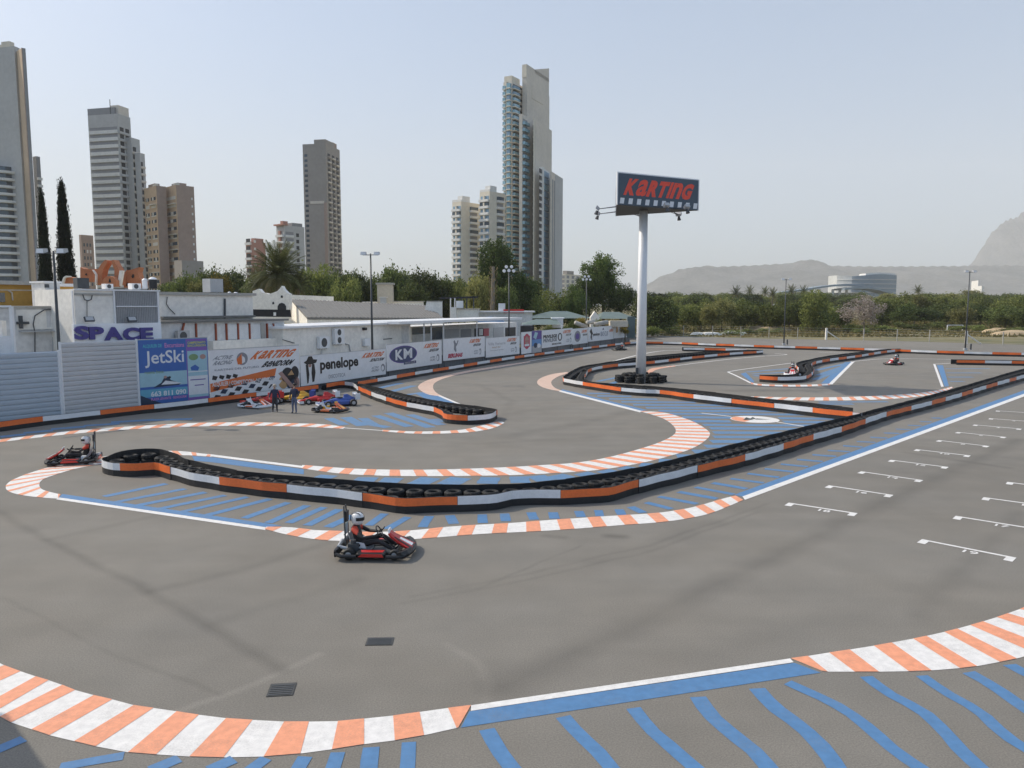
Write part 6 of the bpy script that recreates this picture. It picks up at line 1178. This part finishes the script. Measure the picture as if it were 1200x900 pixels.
def visor_mesh():
    mb = MB(); A = [V(1.165 * r * math.cos(a), .97 * r * math.sin(a), z) for r, z in ((.136, -.035), (.136, .045)) for a in [math.radians(d) for d in range(-75, 76, 15)]]; n = 11
    B = [p * 1.03 for p in A]; mb.add(A + B, [(i, i + 1, n + i + 1, n + i) for i in range(n - 1)] + [(2 * n + i, 3 * n + i, 3 * n + i + 1, 2 * n + i + 1) for i in range(n - 1)]); return mb.mesh('visor', 'black', recalc=False)
HEL, VIS = helmet_mesh(), visor_mesh()
def stripe_mesh():
    mb = MB()
    for y in (-.05, .05):
        P = [V(x * 1.16, y, z) for x, z in ((.10, .10), (.05, .142), (-.02, .155), (-.08, .135), (-.125, .08), (-.138, 0), (-.13, -.08))]; w = V(0, .018, 0); mb.add([p - w for p in P] + [p + w for p in P], [(i, i + 1, 8 + i, 7 + i) for i in range(6)])
    return mb.mesh('helmet_stripe', 'black', recalc=False)
HST = stripe_mesh()
gm = MB(); hand(gm, V(.02, .20, .56), V(.8, -.3, .3).normalized(), V(.2, -.5, .8).normalized(), 1.0, 1.4); hand(gm, V(.02, -.20, .56), V(.8, .3, .3).normalized(), V(.2, .5, .8).normalized(), 1.0, 1.4); GLV = gm.mesh('gloves', 'glove', smooth=True)
ft = MB()
for y in (.2, -.2): ft.loft([[V(x, y + w * math.cos(a), z + h * math.sin(a)) for a in [k * math.pi / 4 for k in range(8)]] for x, w, z, h in ((.44, .04, .17, .05), (.50, .048, .2, .055), (.58, .05, .27, .05), (.63, .035, .33, .03))])
SHO = ft.mesh('shoes', 'black', smooth=True)
def driver(loc, rz, label, head_turn=0.0):
    r = thing('person', loc, label, 'person', None, rz, True); r.scale = (1.02, 1.02, .89); b = place(driver_me, 'body', r); h = place(HEL, 'helmet', r, (-.455, 0, 1.0), head_turn, (1.1, 1.1, 1.15)); place(VIS, 'visor', h); place(HST, 'helmet_stripe', h); place(GLV, 'gloves', r); place(SHO, 'shoes', r); return r
def standing(loc, rz, label, top, legs, hair, pose, hgt=1.72):
    k = hgt / 1.75; a = pose
    VV = [(0, 0, .95), (0, .0, 1.12), (0, .0, 1.32), (0, .01, 1.47), (0, .02, 1.54), (.02, 0, 1.66), (.18, 0, 1.40), a['le'], a['lh'], (-.18, 0, 1.40), a['re'], a['rh'], (.09, 0, .90), a['lk'], a['la'], a['lf'], (-.09, 0, .90), a['rk'], a['ra'], a['rf']]
    EE = [(0, 1), (1, 2), (2, 3), (3, 4), (4, 5), (2, 6), (6, 7), (7, 8), (2, 9), (9, 10), (10, 11), (0, 12), (12, 13), (13, 14), (14, 15), (0, 16), (16, 17), (17, 18), (18, 19)]
    RR = [(.15, .11), (.14, .10), (.17, .115), .07, .055, (.075, .09), .075, .05, .034, .075, .05, .034, .095, .065, .042, .035, .095, .065, .042, .035]
    me = skin_body('body', [Vector(p) * k for p in VV], EE, RR, [top, legs, 'skin', 'black']); face_mats(me, lambda c: 2 if c.z > 1.50 * k else (3 if c.z < .09 * k else (1 if c.z < .97 * k and abs(c.x) < .24 * k and not (c.z > .72 * k and abs(c.x) > .19 * k) else 0)))
    r = thing('person', loc, label, 'person', None, rz, True); o = place(me, 'body', r)
    hm = MB()
    for q, s in ((a['lh'], -1), (a['rh'], 1)): hand(hm, Vector(q) * k, V(0, -.25, -.95).normalized(), V(0, -.95, .25).normalized(), k, .8)
    hm.build('hands', 'skin', r, smooth=True)
    hd = V(.02, 0, 1.66) * k; hr_ = MB(); hr_.lathe([(.075, .0), (.098, .03), (.102, .07), (.085, .115), (.04, .138), (.01, .142)], hd + V(0, .018, 0), 14); hr_.build('hair', hair, r, smooth=True)
    fc = MB(); fc.tube([hd + V(0, -.09, .02), hd + V(0, -.118, -.015), hd + V(0, -.095, -.025)], [.008, .016, .012], 6)
    for s in (-1, 1): fc.lathe([(.004, -.02), (.024, -.01), (.02, .02), (.006, .03)], hd + V(s * .09, .0, -.005), 6)
    fc.build('nose_and_ears', 'skin', r, smooth=True); ey = MB()
    for s in (-1, 1): ey.lathe([(.002, -.008), (.010, 0), (.002, .008)], hd + V(s * .033, -.088, .012), 6)
    ey.bar(hd + V(-.025, -.088, -.05), hd + V(.025, -.088, -.05), .008).build('eyes_and_mouth', 'hair_dark', r)
    return r

# ================================================================== KARTS
def wheel(parent, x, y, R, w, rimm='galv'):
    t = MB().lathe([(R * .55, -w / 2), (R * .9, -w / 2), (R, -w * .36), (R, w * .36), (R * .9, w / 2), (R * .55, w / 2)], (x, y, R + .002), 18, 'y').build('wheel', 'tread', parent, smooth=False)
    MB().lathe([(.02, -w / 2 - .004), (R * .5, -w / 2 - .004), (R * .54, -w * .3), (R * .54, w * .3), (R * .5, w / 2 + .004), (.02, w / 2 + .004)], (x, y, R + .002), 12, 'y').build('rim', rimm, t)
def rbox(mb, x0, x1, y0, y1, z0, z1, c=.03, top=None):
    """box with chamfered long edges, running along x; top = (x0 shift, x1 shift) of the upper edge"""
    def ring(x, s=1.0): return [V(x, y0 + c, z0), V(x, y1 - c, z0), V(x, y1, z0 + c), V(x, y1, z1 - c), V(x, y1 - c, z1), V(x, y0 + c, z1), V(x, y0, z1 - c), V(x, y0, z0 + c)]
    def ins(r): m = sum(r, V(0, 0, 0)) / 8; return [m + (p - m) * .8 for p in r]
    mb.loft([ins(ring(x0)), ring(x0 + c), ring(x1 - c), ins(ring(x1))]); return mb
def make_kart(label, loc, rz, c1='red', c2='black', c3='white_panel', hoop=True, seat='galv', group=None):
    r = thing('go_kart', loc, label, 'go-kart', group, rz, True)
    MB().box(-.75, .62, -.33, .33, .045, .075).build('floor_pan', 'dark_steel', r)
    for y in (-.34, .34): MB().tube([(-.82, y, .09), (.25, y, .09), (.7, y * .75, .09), (.78, y * .7, .1)], .018, 7).build('frame_tube', 'dark_steel', r)
    MB().tube([(-.55, -.62, .142), (-.55, .62, .142)], .02, 8).build('rear_axle', 'galv', r)
    for x, y, R, w in ((.58, .54, .13, .13), (.58, -.54, .13, .13), (-.55, .56, .142, .2), (-.55, -.56, .142, .2)): wheel(r, x, y, R, w)
    MB().tube([(.58, -.5, .13), (.58, .5, .13)], .018, 6).build('front_axle', 'dark_steel', r)
    for s in (-1, 1):
        p = rbox(MB(), -.34, .38, min(s * .40, s * .70), max(s * .40, s * .70), .07, .21, .035).build('side_pod', c2, r)
        m = MB(); m.poly([V(-.30, s * .703, .11), V(.34, s * .703, .11), V(.30, s * .703, .19), V(-.20, s * .703, .19)], (0, s * .004, 0)); m.build('pod_graphic', c1, p); MB().add([V(-.28, s * .45, .2135), V(.32, s * .45, .2135), V(.30, s * .62, .2135), V(-.22, s * .64, .2135)], [(0, 1, 2, 3)]).build('pod_top', c1, p, recalc=False)
        MB().tube([(.40, s * .69, .12), (.72, s * .69, .12), (.86, s * .60, .13)], .045, 8).build('guard', c2, r); MB().tube([(-.34, s * .71, .12), (-.72, s * .72, .13), (-.86, s * .66, .16)], .05, 8).build('guard', c2, r)
    rbox(MB(), -.93, -.83, -.68, .68, .08, .26, .03).build('rear_bumper', c2, r); MB().box(-.936, -.928, -.3, .3, .12, .22).build('bumper_graphic', c1, r)
    fb = MB(); xs = [(-.68, .80), (-.5, .92), (-.25, .98), (0, 1.0), (.25, .98), (.5, .92), (.68, .80)]
    fb.loft([[V(x - .10, y, .07), V(x, y, .08), V(x + .02, y, .15), V(x - .05, y, .24), V(x - .16, y, .22)] for y, x in xs]); fb.build('front_bumper', c2, r)
    nz = MB(); nz.loft([[V(x, -w, z), V(x, -w * .5, z + .035), V(x, w * .5, z + .035), V(x, w, z), V(x - .02, w * .9, z - .05), V(x - .02, -w * .9, z - .05)] for x, w, z in ((.96, .30, .19), (.82, .30, .26), (.62, .24, .36), (.46, .20, .47), (.36, .17, .56))]); no = nz.build('nose_fairing', c1, r, smooth=False)
    MB().add([V(.94, -.1, .236), V(.94, .1, .236), V(.62, .07, .402), V(.62, -.07, .402)], [(0, 1, 2, 3)]).build('nose_stripe', c3, no, recalc=False)
    for s in (-1, 1): MB().add([V(.93, s * .17, .234), V(.93, s * .26, .226), V(.5, s * .17, .46), V(.5, s * .12, .47)], [(0, 1, 2, 3)]).build('nose_stripe', c2, no, recalc=False)
    MB().loft([[V(x, -w, z), V(x, w, z), V(x + .02, w * .9, z + .01), V(x + .02, -w * .9, z + .01)] for x, w, z in ((.37, .165, .55), (.33, .15, .63))]).build('front_panel', c3, r)
    MB().tube([(.45, 0, .15), (.1, 0, .53)], .016, 6).build('steering_column', 'dark_steel', r)
    w = MB(); P = [V(.09 - .075 * math.sin(a), .16 * math.cos(a), .55 + .14 * math.sin(a)) for a in [k * math.pi / 8 for k in range(17)]]; w.tube(P, .016, 6, cap=False); w.build('steering_wheel', 'black', r)
    st = MB(); st.loft([[V(x, -w_, z + .12), V(x, -w_ * .8, z), V(x, w_ * .8, z), V(x, w_, z + .12), V(x, w_ - .02, z + .13), V(x, w_ * .78, z + .02), V(x, -w_ * .78, z + .02), V(x, -w_ + .02, z + .13)] for x, w_, z in ((-.10, .20, .09), (-.25, .22, .08), (-.45, .225, .11), (-.58, .22, .25), (-.68, .20, .5))]); st.build('seat', seat, r)
    e = MB().box(-.62, -.36, -.42, -.24, .09, .34); e.tube([(-.5, -.33, .34), (-.5, -.33, .43)], .07, 8); e.build('engine', 'dark_steel', r); MB().box(-.5, -.34, .25, .42, .08, .3).build('fuel_tank', c3, r); MB().poly([V(-.62, -.30, .20), V(-.18, -.30, .20), V(-.24, -.30, .33), V(-.56, -.30, .38)], (0, .02, 0)).build('seat_side', c3, r); MB().lathe([(.03, -.006), (.03, .0)], (-.36, -.303, .28), 10, 'y').build('seat_bolt', 'black', r); MB().tube([(-.62, -.34, .2), (-.88, -.34, .25), (-.9, .1, .28)], .045, 8).build('exhaust', 'galv', r)
    if hoop:
        for y in (-.15, .15): MB().tube([(-.74, y, .12), (-.76, y, .7), (-.79, y * .55, 1.22)], .02, 7).build('headrest_post', 'dark_steel', r)
        MB().box(-.79, -.72, -.12, .12, .82, 1.08).build('headrest_pad', 'black', r); MB().tube([(-.77, -.16, .5), (-.77, .16, .5)], .018, 6).build('headrest_bar', 'dark_steel', r)
        MB().box(-.752, -.745, -.10, .10, .52, .78).build('number_plate', 'poster_sky', r)
    return r
def yaw(px0, py0, px1, py1): a, b = gp(px0, py0), gp(px1, py1); d = b - a; return math.atan2(d.y, d.x)
c = gp(441, 648); c.z = .012; rz = math.radians(-3)
make_kart('red and black rental go-kart turning in front of the winding barrier', c, rz, 'red', 'black', 'white_panel'); driver(c, rz, 'driver in black and orange suit and white helmet in the turning kart', -.35)
c = gp(87, 542); c.z = .012; rz = math.radians(198)
make_kart('dark red go-kart rounding the left end of the winding barrier', c, rz, 'red', 'black', 'white_panel'); driver(c, rz, 'driver in black suit and white helmet, in the kart at the left barrier end', .2)
c = gp(936, 441.5); c.z = .012; rz = math.radians(250)
make_kart('red and white go-kart half hidden inside the hook-shaped barrier', gp(928.5, 440), rz, 'red', 'white_panel', 'white_panel'); driver(gp(928.5, 440), rz, 'driver with white helmet in the kart by the hook-shaped barrier', 0)
c = gp(1047, 427.5); rz = math.radians(215)
make_kart('distant red and white go-kart on the far right loop', c, rz, 'red', 'black', 'white_panel'); driver(c, rz, 'driver with white helmet in the kart on the far right loop', 0)
c = gp(725.5, 410.5); rz = math.radians(200)
make_kart('dark go-kart beyond the sign pole close to the perimeter barrier', c, rz, 'black', 'black', 'dark'); driver(c, rz, 'driver in dark suit in the kart beyond the sign pole', 0)
PK = 'karts parked below the penelope board'
make_kart('parked kart with orange nose and white frame beside the red formula car', gp(301, 477.5), math.radians(-25), 'kart_orange', 'white_panel', 'dark', False, 'white_panel', PK); make_kart('parked kart with yellow and orange pods nearest the kerb', gp(388, 482.5), math.radians(-20), 'kart_orange', 'black', 'yellow', False, 'white_panel', PK)
def formula(label, loc, rz, c1, c2, cw):
    r = thing('formula_car', loc, label, 'racing car', PK, rz, True)
    b = MB(); b.loft([[V(x, w * math.cos(a), z + h * math.sin(a)) for a in [k * math.pi / 5 + .31 for k in range(10)]] for x, w, z, h in ((1.25, .05, .2, .04), (1.0, .09, .22, .07), (.6, .14, .27, .12), (.2, .22, .31, .18), (0, .26, .31, .19), (-.35, .27, .33, .2), (-.8, .2, .36, .22), (-1.1, .1, .33, .14))]); bd = b.build('body', c1, r, smooth=True)
    for s in (-1, 1): rbox(MB(), -.75, .1, min(s * .24, s * .48), max(s * .24, s * .48), .1, .36, .05).build('side_pod', c1 if s > 0 else c2, r)
    MB().loft([[V(x, -w, z), V(x, w, z), V(x, w * .6, z + h), V(x, -w * .6, z + h)] for x, w, z, h in ((-.38, .12, .48, .22), (-.6, .11, .46, .26), (-.95, .05, .42, .1))]).build('engine_cover', c1, r); MB().lathe([(.19, .0), (.20, .04), (.15, .05), (.14, .01)], (-.12, 0, .49), 12).build('cockpit_rim', 'black', r)
    MB().box(1.0, 1.28, -.55, .55, .1, .13).build('front_wing', cw, r); 
    for s in (-1, 1): MB().box(1.0, 1.28, s * .56 - .012, s * .56 + .012, .08, .24).build('wing_plate', cw, r); MB().box(-1.32, -1.02, s * .42 - .012, s * .42 + .012, .38, .78).build('wing_plate', cw, r); MB().bar((.72, s * .12, .24), (.72, s * .48, .2), .03).build('suspension_arm', 'dark_steel', r); MB().bar((-.85, s * .15, .26), (-.85, s * .5, .22), .035).build('suspension_arm', 'dark_steel', r)
    MB().box(-1.3, -1.04, -.41, .41, .68, .72).build('rear_wing', cw, r); MB().box(-1.2, -1.12, -.05, .05, .3, .68).build('wing_mount', 'dark_steel', r); MB().box(-1.1, .9, -.3, .3, .05, .075).build('floor_pan', 'black', r)
    for x, R, w in ((.72, .19, .18), (-.85, .22, .24)):
        for s in (-1, 1): wheel(r, x, s * .56, R, w)
    return r
formula('red formula car parked against the barrier behind the person in shorts', gp(307, 473.5), math.radians(205), 'red', 'red', 'red'); formula('yellow formula car with blue rear wing parked between the two people', gp(345, 471), math.radians(187), 'yellow', 'yellow', 'blue')
formula('red formula car with white wings parked right of the standing people', gp(373, 472.5), math.radians(205), 'red', 'red', 'white_panel'); formula('blue and white formula car parked by the tapering barrier', gp(396, 475.5), math.radians(205), 'blue', 'white_panel', 'white_panel')
walk = dict(le=(.27, .03, 1.15), lh=(.30, -.10, .93), re=(-.28, .04, 1.16), rh=(-.34, -.06, .96), lk=(.11, -.06, .50), la=(.12, .02, .09), lf=(.13, -.12, .04), rk=(-.11, -.02, .50), ra=(-.14, .10, .09), rf=(-.14, -.04, .04))
stand = dict(le=(.28, .05, 1.15), lh=(.24, -.14, 1.0), re=(-.28, .05, 1.15), rh=(-.27, -.08, .92), lk=(.10, -.03, .50), la=(.10, .0, .09), lf=(.12, -.13, .04), rk=(-.12, -.01, .50), ra=(-.14, .02, .09), rf=(-.15, -.11, .04))
standing(gp(322.5, 483), math.radians(20), 'person with pale hair in navy top and dark trousers among the parked karts', 'navy', 'trousers', 'hair_pale', walk, 1.6); standing(gp(345.5, 484.5), math.radians(-15), 'person with dark hair in dark jacket and blue jeans among the parked karts', 'navy', 'jeans', 'hair_dark', stand, 1.72)

# unseen canopy left of the viewpoint, added to cast the shadow in the near corner
r = thing('shadow_canopy', V(-14, 10, 0), 'white flat terrace canopy on four posts beside the circuit', 'canopy')
q = [V(-13.0, 13.2, 4.5), V(-10.95, 11.2, 4.5), V(-14, 7.6, 4.5), V(-17.2, 9.6, 4.5)]; MB().poly(q, (0, 0, .18)).build('roof', 'white_gloss', r)
for p in q: k = p.lerp(V(-13.6, 10.5, 4.5), .12); MB().bar(V(k.x, k.y, 0), V(k.x, k.y, 4.497), .12).build('post', 'galv', r)

# ================================================================== HAZE
hz = MB().box(-9300, 9300, -500, 10700, -3, 1900).build('haze', 'dark'); hz.data.materials.clear()
m = bpy.data.materials.new('haze'); m.use_nodes = True; nt = m.node_tree; nt.nodes.remove(nt.nodes['Principled BSDF'])
pv = nt.nodes.new('ShaderNodeVolumePrincipled'); pv.inputs['Color'].default_value = (.978, .974, .965, 1); pv.inputs['Density'].default_value = 1.0e-4; pv.inputs['Anisotropy'].default_value = .0
nt.links.new(pv.outputs[0], nt.nodes['Material Output'].inputs['Volume']); hz.data.materials.append(m); tag(hz, 'pale dusty haze lying over the town and hills', 'haze', kind='stuff')
